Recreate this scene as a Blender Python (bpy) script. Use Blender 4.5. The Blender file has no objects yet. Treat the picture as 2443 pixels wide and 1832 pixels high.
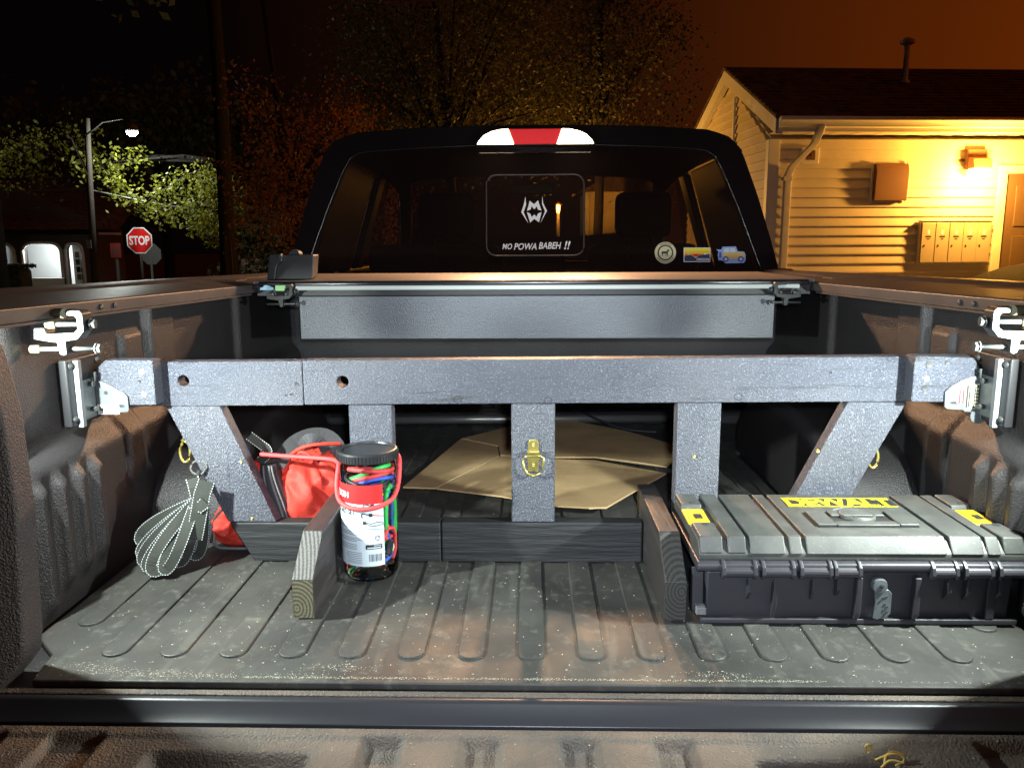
import bpy, bmesh, math, random
from mathutils import Vector, Matrix
from mathutils import noise as mnoise

random.seed(7)
SC = bpy.context.scene
COL = SC.collection
R = math.radians
PI = math.pi

# ------------------------------------------------------------------ camera
cam_d = bpy.data.cameras.new("camera")
cam = bpy.data.objects.new("camera", cam_d)
COL.objects.link(cam)
cam_d.sensor_width = 36.0
cam_d.lens = 36.0 * 1905.0 / 2443.0
cam_d.clip_start = 0.02
cam_d.clip_end = 500.0
_a, _p, _r = R(1.429), R(9.908), R(0.3)
_rt = Vector((math.cos(_a), math.sin(_a), 0))
_fw = Vector((-math.sin(_a) * math.cos(_p), math.cos(_a) * math.cos(_p), -math.sin(_p)))
_up = Vector((-math.sin(_a) * math.sin(_p), math.cos(_a) * math.sin(_p), math.cos(_p)))
_r2 = _rt * math.cos(_r) - _up * math.sin(_r)
_u2 = _rt * math.sin(_r) + _up * math.cos(_r)
m = Matrix((( _r2.x, _u2.x, -_fw.x, 0.0), (_r2.y, _u2.y, -_fw.y, 0.0), (_r2.z, _u2.z, -_fw.z, 0.66), (0, 0, 0, 1)))
cam.matrix_world = m
SC.camera = cam

# ------------------------------------------------------------------ night sky
W = bpy.data.worlds.new("World")
SC.world = W
W.use_nodes = True
wn = W.node_tree.nodes
wl = W.node_tree.links
wn.clear()
wo = wn.new("ShaderNodeOutputWorld")
wb = wn.new("ShaderNodeBackground")
wtc = wn.new("ShaderNodeTexCoord")
wsx = wn.new("ShaderNodeSeparateXYZ")
wr = wn.new("ShaderNodeValToRGB")
wmr = wn.new("ShaderNodeMapRange")
wl.new(wtc.outputs["Generated"], wsx.inputs[0])
wl.new(wsx.outputs["X"], wmr.inputs["Value"])
wmr.inputs["From Min"].default_value = -1.0
wmr.inputs["From Max"].default_value = 1.0
wl.new(wmr.outputs["Result"], wr.inputs["Fac"])
cr = wr.color_ramp
cr.elements[0].position = 0.32
cr.elements[0].color = (0.0012, 0.0006, 0.0006, 1)
cr.elements[1].position = 1.0
cr.elements[1].color = (0.24, 0.036, 0.0015, 1)
e = cr.elements.new(0.55); e.color = (0.017, 0.0042, 0.0013, 1)
e = cr.elements.new(0.72); e.color = (0.085, 0.0145, 0.0010, 1)
wl.new(wr.outputs["Color"], wb.inputs["Color"])
wb.inputs["Strength"].default_value = 1.0
wl.new(wb.outputs[0], wo.inputs["Surface"])

# ------------------------------------------------------------------ exposure
SC.view_settings.view_transform = 'Standard'
SC.view_settings.look = 'None'
SC.view_settings.exposure = 0.0
SC.view_settings.gamma = 1.0
SC.view_settings.use_curve_mapping = False
SC.render.engine = 'CYCLES'
SC.cycles.use_denoising = True
SC.cycles.max_bounces = 8
SC.cycles.transparent_max_bounces = 16
SC.cycles.sample_clamp_indirect = 4.0
SC.cycles.caustics_reflective = False
SC.cycles.caustics_refractive = False

LED_W, CARGO_W, SODIUM_W, PORCH_W, STREET_W = 54.0, 80.0, 225.0, 95.0, 330.0
TORCH_W = 125.0
TORCH_C = (0.80, 0.88, 1.0)
LED_C = (0.90, 1.0, 0.95)
CARGO_C = (1.0, 0.56, 0.30)
SODIUM_C = (1.0, 0.45, 0.07)

# ------------------------------------------------------------------ helpers
OFF = {}
PLACE = None     # placement applied to the parts being built

class MB:
    def __init__(s):
        s.v = []; s.f = []
    def add(s, vs, fs):
        b = len(s.v)
        s.v += [Vector(p) for p in vs]
        s.f += [tuple(b + i for i in f) for f in fs]
        return s
    def box(s, x0, x1, y0, y1, z0, z1):
        return s.add([(x0,y0,z0),(x1,y0,z0),(x1,y1,z0),(x0,y1,z0),(x0,y0,z1),(x1,y0,z1),(x1,y1,z1),(x0,y1,z1)],
                     [(0,3,2,1),(4,5,6,7),(0,1,5,4),(1,2,6,5),(2,3,7,6),(3,0,4,7)])
    def prism(s, pts, ax, a0, a1):
        n = len(pts)
        def P(p, t):
            if ax == 'y': return (p[0], t, p[1])
            if ax == 'x': return (t, p[0], p[1])
            return (p[0], p[1], t)
        vs = [P(p, a0) for p in pts] + [P(p, a1) for p in pts]
        fs = [tuple(range(n)), tuple(range(2*n-1, n-1, -1))]
        fs += [(i, i+n, (i+1) % n + n, (i+1) % n) for i in range(n)]
        return s.add(vs, fs)
    def loft(s, rings, closed=True, caps=True):
        n = len(rings[0]); vs = [p for r in rings for p in r]; fs = []
        for k in range(len(rings)-1):
            for i in range(n if closed else n-1):
                j = (i+1) % n
                fs.append((k*n+i, k*n+j, (k+1)*n+j, (k+1)*n+i))
        if caps and closed:
            fs.append(tuple(range(n))); fs.append(tuple(range(len(rings)*n-1, (len(rings)-1)*n-1, -1)))
        return s.add(vs, fs)
    def tube(s, path, r, n=8, closed=False):
        P = [Vector(p) for p in path]; L = len(P); rings = []
        ref = Vector((0.13, 0.2, 1)).normalized()
        for i in range(L):
            a = P[(i-1) % L] if (closed or i > 0) else P[i]
            b = P[(i+1) % L] if (closed or i < L-1) else P[i]
            t = (b-a)
            if t.length < 1e-9: t = Vector((0,0,1))
            t.normalize()
            rr = ref
            if abs(t.dot(rr)) > 0.95: rr = Vector((1,0.1,0)).normalized()
            u = t.cross(rr).normalized(); w = t.cross(u)
            ri = r[i] if isinstance(r, (list, tuple)) else r
            rings.append([P[i] + (u*math.cos(2*PI*k/n) + w*math.sin(2*PI*k/n))*ri for k in range(n)])
        if closed:
            vs = [p for q in rings for p in q]; fs = []
            for k in range(L):
                for i in range(n):
                    j = (i+1) % n; k2 = (k+1) % L
                    fs.append((k*n+i, k*n+j, k2*n+j, k2*n+i))
            return s.add(vs, fs)
        return s.loft(rings)
    def lathe(s, prof, c, n=24, ax='z', caps=True):
        rings = []
        for (r, h) in prof:
            ring = []
            for k in range(n):
                t = 2*PI*k/n
                if ax == 'z': p = (c[0]+r*math.cos(t), c[1]+r*math.sin(t), c[2]+h)
                elif ax == 'y': p = (c[0]+r*math.cos(t), c[1]+h, c[2]+r*math.sin(t))
                else: p = (c[0]+h, c[1]+r*math.cos(t), c[2]+r*math.sin(t))
                ring.append(p)
            rings.append(ring)
        return s.loft(rings, caps=caps)
    def grid(s, fn, nu, nv):
        vs = [fn(i/nu, j/nv) for j in range(nv+1) for i in range(nu+1)]
        fs = [(j*(nu+1)+i, j*(nu+1)+i+1, (j+1)*(nu+1)+i+1, (j+1)*(nu+1)+i) for j in range(nv) for i in range(nu)]
        return s.add(vs, fs)
    def xf(s, M):
        s.v = [M @ p for p in s.v]; return s
    def build(s, name, mat, parent=None, bev=0.0, smooth=False, seg=2, recalc=True, sub=0):
        vs = s.v if PLACE is None else [PLACE @ p for p in s.v]
        if parent is not None:
            off = OFF[parent]
        else:
            xs = [p.x for p in vs]; ys = [p.y for p in vs]; zs = [p.z for p in vs]
            off = Vector(((min(xs)+max(xs))/2, (min(ys)+max(ys))/2, min(zs)))
        me = bpy.data.meshes.new(name)
        me.from_pydata([tuple(p-off) for p in vs], [], s.f)
        if recalc:
            bm = bmesh.new(); bm.from_mesh(me)
            bmesh.ops.recalc_face_normals(bm, faces=bm.faces)
            bm.to_mesh(me); bm.free()
        if smooth:
            me.polygons.foreach_set('use_smooth', [True]*len(me.polygons))
        me.materials.append(mat)
        o = bpy.data.objects.new(name, me); COL.objects.link(o)
        if parent is not None: o.parent = parent
        else: o.location = off
        OFF[o] = off
        if sub:
            md = o.modifiers.new('sub', 'SUBSURF'); md.levels = sub; md.render_levels = sub
        if bev:
            md = o.modifiers.new('bev', 'BEVEL'); md.width = bev; md.segments = seg; md.limit_method = 'ANGLE'; md.angle_limit = R(35)
            if not smooth:
                me.polygons.foreach_set('use_smooth', [True]*len(me.polygons))
                md2 = o.modifiers.new('wn', 'WEIGHTED_NORMAL'); md2.keep_sharp = True
        return o

def tag(o, label=None, cat=None, group=None, kind=None):
    if label: o['label'] = label
    if cat: o['category'] = cat
    if group: o['group'] = group
    if kind: o['kind'] = kind
    return o

def thing(name, label, cat, loc=(0,0,0), rz=0.0, group=None, local=False):
    o = bpy.data.objects.new(name, None); COL.objects.link(o)
    o.location = loc; o.rotation_euler = (0, 0, rz); o.empty_display_size = 0.1
    OFF[o] = Vector((0,0,0)) if local else Vector(loc)
    return tag(o, label, cat, group)

def copy_tree(o, parent=None):
    c = o.copy(); COL.objects.link(c); c.parent = parent
    OFF[c] = OFF[o]
    for ch in list(o.children): copy_tree(ch, c)
    return c

def text_vf(body, size=1.0, shear=0.0, bold=0.0, extrude=0.0, align='LEFT', spacing=1.0):
    cu = bpy.data.curves.new('lettering', 'FONT')
    cu.body = body; cu.size = size; cu.shear = shear; cu.offset = bold; cu.extrude = extrude
    cu.align_x = align; cu.space_character = spacing; cu.resolution_u = 3
    ob = bpy.data.objects.new('lettering', cu); COL.objects.link(ob)
    bpy.context.view_layer.update()
    me = bpy.data.meshes.new_from_object(ob.evaluated_get(bpy.context.evaluated_depsgraph_get()))
    vs = [v.co.copy() for v in me.vertices]; fs = [tuple(p.vertices) for p in me.polygons]
    bpy.data.objects.remove(ob); bpy.data.curves.remove(cu); bpy.data.meshes.remove(me)
    return vs, fs

def lamp(name, kind, loc, power, color, radius=0.02, parent=None, **kw):
    ld = bpy.data.lights.new(name, kind); ld.energy = power; ld.color = color
    if kind in ('POINT', 'SPOT'): ld.shadow_soft_size = radius
    else: ld.shape = 'DISK'; ld.size = radius
    o = bpy.data.objects.new(name, ld); COL.objects.link(o)
    if PLACE is not None: loc = PLACE @ Vector(loc)
    if parent is not None:
        o.parent = parent; o.location = Vector(loc) - OFF[parent]
    else: o.location = loc
    if kind == 'AREA':
        o.rotation_euler = Vector(kw['aim']).normalized().to_track_quat('-Z', 'Y').to_euler()
    if kind == 'SPOT':
        ld.spot_size = kw.get('size', R(150)); ld.spot_blend = kw.get('blend', 0.6)
        d = Vector(kw['aim']).normalized()
        o.rotation_euler = d.to_track_quat('-Z', 'Y').to_euler()
    return o

# ------------------------------------------------------------------ materials
def pm(name, col, rough=0.5, metal=0.0, bump=None, var=None, var2=None, spec=0.5, stretch=(1,1,1), coat=0.0, rvar=None, bump2=None, grain=None):
    mt = bpy.data.materials.new(name); mt.use_nodes = True
    nt = mt.node_tree; N = nt.nodes; L = nt.links
    b = N['Principled BSDF']
    b.inputs['Base Color'].default_value = (*col, 1)
    b.inputs['Roughness'].default_value = rough
    b.inputs['Metallic'].default_value = metal
    b.inputs['Specular IOR Level'].default_value = spec
    b.inputs['Coat Weight'].default_value = coat
    tc = N.new('ShaderNodeTexCoord'); mp = N.new('ShaderNodeMapping')
    L.new(tc.outputs['Object'], mp.inputs['Vector'])
    mp.inputs['Scale'].default_value = stretch
    def noise(scale, detail=3.0, rg=0.55):
        n = N.new('ShaderNodeTexNoise'); n.inputs['Scale'].default_value = scale
        n.inputs['Detail'].default_value = detail; n.inputs['Roughness'].default_value = rg
        L.new(mp.outputs['Vector'], n.inputs['Vector']); return n
    cur = None
    for vv in (var, var2):
        if not vv: continue
        sc, c2, lo, hi = vv[:4]
        n = noise(sc, vv[4] if len(vv) > 4 else 4.0)
        mr = N.new('ShaderNodeMapRange'); mr.inputs['From Min'].default_value = lo; mr.inputs['From Max'].default_value = hi
        L.new(n.outputs['Fac'], mr.inputs['Value'])
        mx = N.new('ShaderNodeMix'); mx.data_type = 'RGBA'
        L.new(mr.outputs['Result'], mx.inputs['Factor'])
        if cur is None: mx.inputs['A'].default_value = (*col, 1)
        else: L.new(cur, mx.inputs['A'])
        mx.inputs['B'].default_value = (*c2, 1)
        cur = mx.outputs['Result']
    if grain:
        gm = N.new('ShaderNodeMapping'); gm.inputs['Scale'].default_value = grain[0]; L.new(tc.outputs['Object'], gm.inputs['Vector'])
        gn = N.new('ShaderNodeTexNoise'); gn.inputs['Scale'].default_value = 1.0; gn.inputs['Detail'].default_value = 6.0; gn.inputs['Distortion'].default_value = 0.6
        L.new(gm.outputs['Vector'], gn.inputs['Vector'])
        gr = N.new('ShaderNodeMapRange'); gr.inputs['From Min'].default_value = grain[2]; gr.inputs['From Max'].default_value = grain[3]
        L.new(gn.outputs['Fac'], gr.inputs['Value'])
        gx = N.new('ShaderNodeMix'); gx.data_type = 'RGBA'; L.new(gr.outputs['Result'], gx.inputs['Factor'])
        if cur is None: gx.inputs['A'].default_value = (*col, 1)
        else: L.new(cur, gx.inputs['A'])
        gx.inputs['B'].default_value = (*grain[1], 1); cur = gx.outputs['Result']
    if cur is not None: L.new(cur, b.inputs['Base Color'])
    if rvar:
        n = noise(rvar[0]); mr = N.new('ShaderNodeMapRange')
        mr.inputs['From Min'].default_value = 0.35; mr.inputs['From Max'].default_value = 0.65
        mr.inputs['To Min'].default_value = rvar[1]; mr.inputs['To Max'].default_value = rvar[2]
        L.new(n.outputs['Fac'], mr.inputs['Value']); L.new(mr.outputs['Result'], b.inputs['Roughness'])
    last = None
    for bb in (bump, bump2):
        if not bb: continue
        n = noise(bb[0], bb[3] if len(bb) > 3 else 2.0)
        bp = N.new('ShaderNodeBump'); bp.inputs['Strength'].default_value = bb[1]; bp.inputs['Distance'].default_value = bb[2]
        L.new(n.outputs['Fac'], bp.inputs['Height'])
        if last is not None: L.new(last, bp.inputs['Normal'])
        last = bp.outputs['Normal']
    if last is not None: L.new(last, b.inputs['Normal'])
    return mt

def emit(name, col, strength):
    mt = bpy.data.materials.new(name); mt.use_nodes = True
    b = mt.node_tree.nodes['Principled BSDF']
    b.inputs['Base Color'].default_value = (*col, 1)
    b.inputs['Emission Color'].default_value = (*col, 1)
    b.inputs['Emission Strength'].default_value = strength
    return mt

def glass(name, tint, ior=1.45, rough=0.0, gain=1.0):
    mt = bpy.data.materials.new(name); mt.use_nodes = True
    nt = mt.node_tree; N = nt.nodes; L = nt.links; N.clear()
    o = N.new('ShaderNodeOutputMaterial'); t = N.new('ShaderNodeBsdfTransparent'); g = N.new('ShaderNodeBsdfGlossy')
    f = N.new('ShaderNodeFresnel'); mx = N.new('ShaderNodeMixShader')
    t.inputs['Color'].default_value = (*tint, 1); g.inputs['Roughness'].default_value = rough
    g.inputs['Color'].default_value = (gain, gain, gain, 1)
    f.inputs['IOR'].default_value = ior
    L.new(f.outputs[0], mx.inputs[0]); L.new(t.outputs[0], mx.inputs[1]); L.new(g.outputs[0], mx.inputs[2]); L.new(mx.outputs[0], o.inputs[0])
    return mt

def endgrain(name, light, dark, rough=0.8, scale=1.0, ctr=(0.418, -0.020)):
    mt = pm(name, light, rough, bump=(500, 0.3, 0.001))
    nt = mt.node_tree; N = nt.nodes; L = nt.links; b = N['Principled BSDF']
    tc = N.new('ShaderNodeTexCoord'); mp = N.new('ShaderNodeMapping')
    mp.inputs['Location'].default_value = (ctr[0], 0, ctr[1])
    L.new(tc.outputs['Object'], mp.inputs['Vector'])
    mp.inputs['Scale'].default_value = (1, 0.0, 0.8)
    wv = N.new('ShaderNodeTexWave'); wv.wave_type = 'RINGS'; wv.rings_direction = 'Y'
    wv.inputs['Scale'].default_value = 40*scale; wv.inputs['Distortion'].default_value = 3.2; wv.inputs['Detail'].default_value = 2
    wv.inputs['Detail Scale'].default_value = 12
    L.new(mp.outputs['Vector'], wv.inputs['Vector'])
    rp = N.new('ShaderNodeValToRGB')
    rp.color_ramp.elements[0].color = (*dark, 1); rp.color_ramp.elements[0].position = 0.25
    rp.color_ramp.elements[1].color = (*light, 1); rp.color_ramp.elements[1].position = 0.7
    L.new(wv.outputs['Fac'], rp.inputs['Fac']); L.new(rp.outputs['Color'], b.inputs['Base Color'])
    return mt

def translucent(mt, f=0.45):
    nt = mt.node_tree; N = nt.nodes; L = nt.links; b = N['Principled BSDF']; o = N['Material Output']
    t = N.new('ShaderNodeBsdfTranslucent'); mx = N.new('ShaderNodeMixShader'); mx.inputs[0].default_value = f
    src = b.inputs['Base Color'].links[0].from_socket
    L.new(src, t.inputs['Color']); L.new(b.outputs[0], mx.inputs[1]); L.new(t.outputs[0], mx.inputs[2]); L.new(mx.outputs[0], o.inputs['Surface'])

M = {}
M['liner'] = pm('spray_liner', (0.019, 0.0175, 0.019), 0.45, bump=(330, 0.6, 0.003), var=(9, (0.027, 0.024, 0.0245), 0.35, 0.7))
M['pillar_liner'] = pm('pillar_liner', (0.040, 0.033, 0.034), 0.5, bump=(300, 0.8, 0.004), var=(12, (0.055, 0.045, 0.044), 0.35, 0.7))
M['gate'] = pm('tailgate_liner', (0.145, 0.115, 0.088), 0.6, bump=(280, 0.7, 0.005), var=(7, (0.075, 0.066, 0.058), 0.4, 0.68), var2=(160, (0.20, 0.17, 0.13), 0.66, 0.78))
M['rail'] = pm('rail_plastic', (0.055, 0.045, 0.042), 0.42, bump=(700, 0.12, 0.001), var=(14, (0.035, 0.03, 0.03), 0.4, 0.7))
M['black'] = pm('black_plastic', (0.016, 0.016, 0.018), 0.42, bump=(300, 0.06, 0.001))
M['black_gloss'] = pm('black_trim', (0.012, 0.012, 0.014), 0.22)
M['paint'] = pm('dark_car_paint', (0.006, 0.004, 0.0045), 0.42, spec=0.15)
M['sill'] = pm('painted_sill', (0.026, 0.027, 0.032), 0.36, coat=0.0, bump=(40, 0.08, 0.002))
M['mat'] = pm('rubber_mat', (0.032, 0.031, 0.029), 0.60, bump=(420, 0.25, 0.002), var=(5, (0.060, 0.060, 0.052), 0.36, 0.7, 8.0), var2=(45, (0.115, 0.117, 0.098), 0.56, 0.82, 8.0), grain=((30, 5, 1), (0.085, 0.085, 0.072), 0.58, 0.80), rvar=(9, 0.5, 0.75))
M['wood_x'] = pm('black_painted_board', (0.060, 0.067, 0.092), 0.30, spec=0.75, grain=((5, 90, 110), (0.030, 0.032, 0.036), 0.60, 0.74), var=(4, (0.095, 0.10, 0.12), 0.4, 0.65), var2=(420, (0.26, 0.29, 0.37), 0.56, 0.74), bump=(560, 1.0, 0.0048, 3.0), stretch=(0.45, 1, 1), bump2=(38, 0.25, 0.004, 3.0), rvar=(30, 0.33, 0.5))  # pale bluish specks in the colour stand in for glints on the paint
M['wood_z'] = pm('black_painted_post', (0.056, 0.063, 0.086), 0.30, spec=0.75, grain=((110, 90, 5), (0.030, 0.032, 0.036), 0.62, 0.76), var=(4, (0.090, 0.095, 0.115), 0.4, 0.65), var2=(420, (0.25, 0.28, 0.36), 0.56, 0.74), bump=(560, 1.0, 0.0048, 3.0), stretch=(1, 1, 0.45), bump2=(42, 0.2, 0.003, 3.0), rvar=(30, 0.33, 0.5))  # sheen sparkle painted into the post colour as light specks
M['wood_rough'] = pm('rough_stained_board', (0.016, 0.017, 0.018), 0.62, bump=(60, 0.8, 0.006, 6.0), stretch=(0.10, 1, 1.3), var=(28, (0.06, 0.062, 0.06), 0.60, 0.78, 8.0))
M['wood_y'] = pm('stained_stop_board', (0.034, 0.030, 0.030), 0.45, bump=(60, 0.3, 0.003, 4.0), stretch=(1, 0.12, 1), var=(30, (0.065, 0.056, 0.05), 0.5, 0.75), grain=((90, 8, 90), (0.012, 0.011, 0.010), 0.55, 0.75))
M['end_grey'] = endgrain('painted_end_grain', (0.135, 0.13, 0.12), (0.045, 0.044, 0.042), 0.7, 1.2, (0.52, -0.036))
M['end_raw'] = endgrain('raw_end_grain', (0.17, 0.155, 0.09), (0.055, 0.05, 0.03), 0.8, 1.3)
M['end_dark'] = endgrain('dark_end_grain', (0.050, 0.050, 0.042), (0.022, 0.022, 0.02), 0.8, 1.3, (-0.262, -0.048))
M['deck'] = pm('deck_skin', (0.15, 0.125, 0.11), 0.5, bump=(300, 0.15, 0.001), var=(10, (0.11, 0.095, 0.085), 0.4, 0.7))
M['panel'] = pm('canister_metal', (0.12, 0.13, 0.145), 0.36, metal=0.25, bump=(260, 0.6, 0.002))
M['seal'] = pm('pale_seal', (0.55, 0.60, 0.57), 0.5)
M['zinc'] = pm('zinc_steel', (0.15, 0.17, 0.18), 0.45, metal=0.35, var=(60, (0.115, 0.13, 0.14), 0.4, 0.65))
M['alu'] = pm('cast_aluminium', (0.022, 0.024, 0.024), 0.45, metal=0.35, bump=(200, 0.1, 0.001))
M['bolt'] = pm('steel_bolt', (0.075, 0.08, 0.078), 0.4, metal=0.5)
M['cap_y'] = pm('plastic_bolt_cap', (0.10, 0.097, 0.055), 0.5)
M['brass'] = pm('brass_plated', (0.55, 0.46, 0.13), 0.3, metal=0.75)
M['sticker'] = pm('paper_sticker', (0.72, 0.73, 0.68), 0.6)
M['sticker_y'] = pm('cream_sticker', (0.60, 0.62, 0.42), 0.6)
M['ink'] = pm('black_ink', (0.02, 0.02, 0.02), 0.6)
M['grey_ink'] = pm('grey_ink', (0.22, 0.24, 0.26), 0.6)
M['red_ink'] = pm('red_print', (0.72, 0.02, 0.02), 0.5)
M['white_ink'] = pm('white_print', (0.85, 0.86, 0.88), 0.5)
M['label'] = pm('pale_label', (0.62, 0.72, 0.76), 0.45)
M['jar'] = glass('clear_jar', (0.93, 0.96, 0.95), 1.35, 0.03)
M['jarbase'] = glass('jar_base_clear', (0.75, 0.8, 0.78), 1.5, 0.05)
M['lid'] = pm('black_lid', (0.022, 0.023, 0.025), 0.35)
M['c_red'] = pm('red_cord', (0.75, 0.06, 0.06), 0.6, bump=(900, 0.4, 0.001))
M['c_green'] = pm('green_cord', (0.03, 0.48, 0.09), 0.55, bump=(900, 0.4, 0.001))
M['c_blue'] = pm('blue_cord', (0.04, 0.10, 0.55), 0.55, bump=(900, 0.4, 0.001))
M['c_black'] = pm('black_cord', (0.02, 0.02, 0.025), 0.5, bump=(900, 0.4, 0.001))
M['web'] = pm('grey_webbing', (0.030, 0.033, 0.027), 0.75, bump=(900, 0.5, 0.001))
M['stitch'] = pm('reflective_stitch', (0.60, 0.66, 0.66), 0.5)
M['bag_red'] = pm('orange_red_nylon', (0.58, 0.038, 0.022), 0.7, bump=(900, 0.2, 0.0006), bump2=(30, 0.5, 0.006, 3.0))
M['bag_dark'] = pm('charcoal_nylon', (0.035, 0.034, 0.036), 0.7, bump=(700, 0.4, 0.001))
M['bag_grey'] = pm('grey_webbing_trim', (0.16, 0.16, 0.16), 0.7, bump=(900, 0.5, 0.001))
M['card'] = pm('brown_cardboard', (0.54, 0.37, 0.18), 0.85, bump=(30, 0.25, 0.004), var=(6, (0.40, 0.27, 0.125), 0.42, 0.68), var2=(40, (0.52, 0.37, 0.19), 0.55, 0.8))
M['card_edge'] = pm('torn_card_edge', (0.56, 0.42, 0.23), 0.85)
M['pipe'] = pm('galvanised_pipe', (0.45, 0.46, 0.43), 0.35, metal=0.8)
M['tool'] = pm('toolbox_plastic', (0.052, 0.055, 0.052), 0.46, bump=(260, 0.15, 0.001), var=(14, (0.085, 0.087, 0.079), 0.40, 0.70, 9.0), var2=(120, (0.16, 0.16, 0.143), 0.60, 0.85, 9.0), grain=((14, 160, 160), (0.14, 0.14, 0.125), 0.66, 0.85))
M['tool_base'] = pm('toolbox_base_plastic', (0.036, 0.035, 0.042), 0.4, bump=(260, 0.1, 0.001), var=(20, (0.04, 0.04, 0.042), 0.5, 0.8, 6.0))
M['yellow'] = pm('yellow_plastic', (0.85, 0.55, 0.02), 0.4)
M['logo_y'] = pm('yellow_print', (0.92, 0.78, 0.02), 0.45)
M['tape_b'] = pm('blue_tab', (0.30, 0.55, 0.68), 0.5)
M['tape_g'] = pm('green_tab', (0.32, 0.62, 0.24), 0.5)
M['dust'] = pm('sawdust', (0.36, 0.33, 0.21), 0.9, var=(300, (0.50, 0.48, 0.41), 0.45, 0.6))
M['straw'] = pm('straw', (0.62, 0.42, 0.10), 0.8)
M['window'] = glass('privacy_glass', (0.30, 0.26, 0.20), 1.36, 0.0, 0.8)
_nt = M['window'].node_tree; _o = [n for n in _nt.nodes if n.type == 'OUTPUT_MATERIAL'][0]; _src = _o.inputs[0].links[0].from_socket
_df = _nt.nodes.new('ShaderNodeBsdfDiffuse'); _df.inputs['Color'].default_value = (0.20, 0.13, 0.11, 1)
_mx = _nt.nodes.new('ShaderNodeMixShader'); _mx.inputs[0].default_value = 0.05
_nt.links.new(_src, _mx.inputs[1]); _nt.links.new(_df.outputs[0], _mx.inputs[2]); _nt.links.new(_mx.outputs[0], _o.inputs[0])
M['side_glass'] = glass('side_glass', (0.80, 0.78, 0.70), 1.35)
M['seat'] = pm('dark_seat_cloth', (0.012, 0.010, 0.010), 0.8)
M['red_lens'] = emit('red_lens', (0.45, 0.002, 0.004), 0.9)
M['lamp_white'] = emit('lit_cargo_lamp', (1.0, 0.80, 0.50), 14.0)
M['led'] = emit('lit_led', (0.85, 0.95, 1.0), 20.0)
M['siding'] = pm('vinyl_siding', (0.68, 0.60, 0.44), 0.55, bump=(8, 0.06, 0.01), var=(2.5, (0.60, 0.53, 0.39), 0.4, 0.7))
M['trimw'] = pm('white_trim', (0.72, 0.68, 0.56), 0.5, bump=(10, 0.05, 0.01))
M['soffit'] = pm('soffit_vinyl', (0.70, 0.64, 0.50), 0.55)
M['roof'] = pm('asphalt_shingle', (0.12, 0.08, 0.055), 0.9, bump=(60, 0.6, 0.02), var=(8, (0.03, 0.02, 0.016), 0.4, 0.65))
M['brown'] = pm('brown_metal_box', (0.14, 0.055, 0.025), 0.55, bump=(50, 0.1, 0.003))
M['door'] = pm('tan_door', (0.13, 0.085, 0.05), 0.5)
M['mail'] = pm('mailbox_metal', (0.55, 0.48, 0.36), 0.4, metal=0.3)
M['sodium'] = emit('lit_sodium_lens', (1.0, 0.62, 0.15), 30.0)
M['bulb'] = emit('lit_white_bulb', (0.92, 0.96, 1.0), 60.0)
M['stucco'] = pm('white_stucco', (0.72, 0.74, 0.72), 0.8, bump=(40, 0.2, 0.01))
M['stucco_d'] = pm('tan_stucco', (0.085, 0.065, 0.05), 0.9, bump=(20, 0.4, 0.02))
M['wood_pole'] = pm('weathered_pole', (0.035, 0.027, 0.02), 0.9, bump=(30, 0.6, 0.01), stretch=(1, 1, 0.1))
M['sign_red'] = pm('red_sign_sheet', (0.65, 0.015, 0.015), 0.4)
M['sign_white'] = pm('white_sign_sheet', (0.85, 0.85, 0.88), 0.4)
M['galv_post'] = pm('sign_post_steel', (0.10, 0.095, 0.085), 0.6, metal=0.3)
M['bark'] = pm('dark_bark', (0.012, 0.009, 0.007), 0.95, bump=(25, 0.9, 0.02), stretch=(1, 1, 0.25))
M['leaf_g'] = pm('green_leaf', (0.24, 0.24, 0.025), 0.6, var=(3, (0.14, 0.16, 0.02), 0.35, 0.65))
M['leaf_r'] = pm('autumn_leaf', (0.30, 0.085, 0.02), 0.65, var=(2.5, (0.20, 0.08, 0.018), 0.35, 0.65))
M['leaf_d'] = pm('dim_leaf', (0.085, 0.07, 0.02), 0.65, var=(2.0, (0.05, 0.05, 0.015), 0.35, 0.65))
for _k in ('leaf_g', 'leaf_r', 'leaf_d'): translucent(M[_k])
M['hedge'] = pm('hedge_leaf', (0.05, 0.08, 0.025), 0.7, var=(6, (0.03, 0.05, 0.015), 0.35, 0.65))
M['asphalt'] = pm('asphalt', (0.045, 0.043, 0.040), 0.9, bump=(40, 0.4, 0.01), var=(0.6, (0.06, 0.056, 0.05), 0.4, 0.65))
M['car'] = pm('dark_sedan_paint', (0.012, 0.008, 0.006), 0.85, spec=0.1)
M['tyre'] = pm('tyre_rubber', (0.015, 0.015, 0.015), 0.8)
M['rim'] = pm('wheel_rim', (0.35, 0.35, 0.35), 0.3, metal=0.8)
M['navy'] = pm('navy_print', (0.02, 0.03, 0.10), 0.5)
M['orange_p'] = pm('orange_print', (0.80, 0.25, 0.03), 0.5)
M['cream_p'] = pm('cream_print', (0.75, 0.70, 0.42), 0.5)
M['blue_p'] = pm('blue_print', (0.30, 0.42, 0.80), 0.5)
M['dblue_p'] = pm('dark_blue_print', (0.06, 0.10, 0.38), 0.5)
M['tan_p'] = pm('tan_print', (0.70, 0.48, 0.16), 0.5)
M['brownh'] = pm('faded_red_board', (0.16, 0.015, 0.012), 0.6)

GZ = -0.90
# ------------------------------------------------------------------ ground
g = MB().grid(lambda u, v: (-90+180*u, -40+200*v, GZ), 12, 12).build('ground', M['asphalt'])
tag(g, 'dark asphalt lot and street around the parked truck', None, kind='structure')

# ------------------------------------------------------------------ pickup truck
truck = thing('pickup_truck', 'dark pickup truck seen over its open tailgate into the bed', 'truck', (0, 2.0, GZ))

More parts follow.
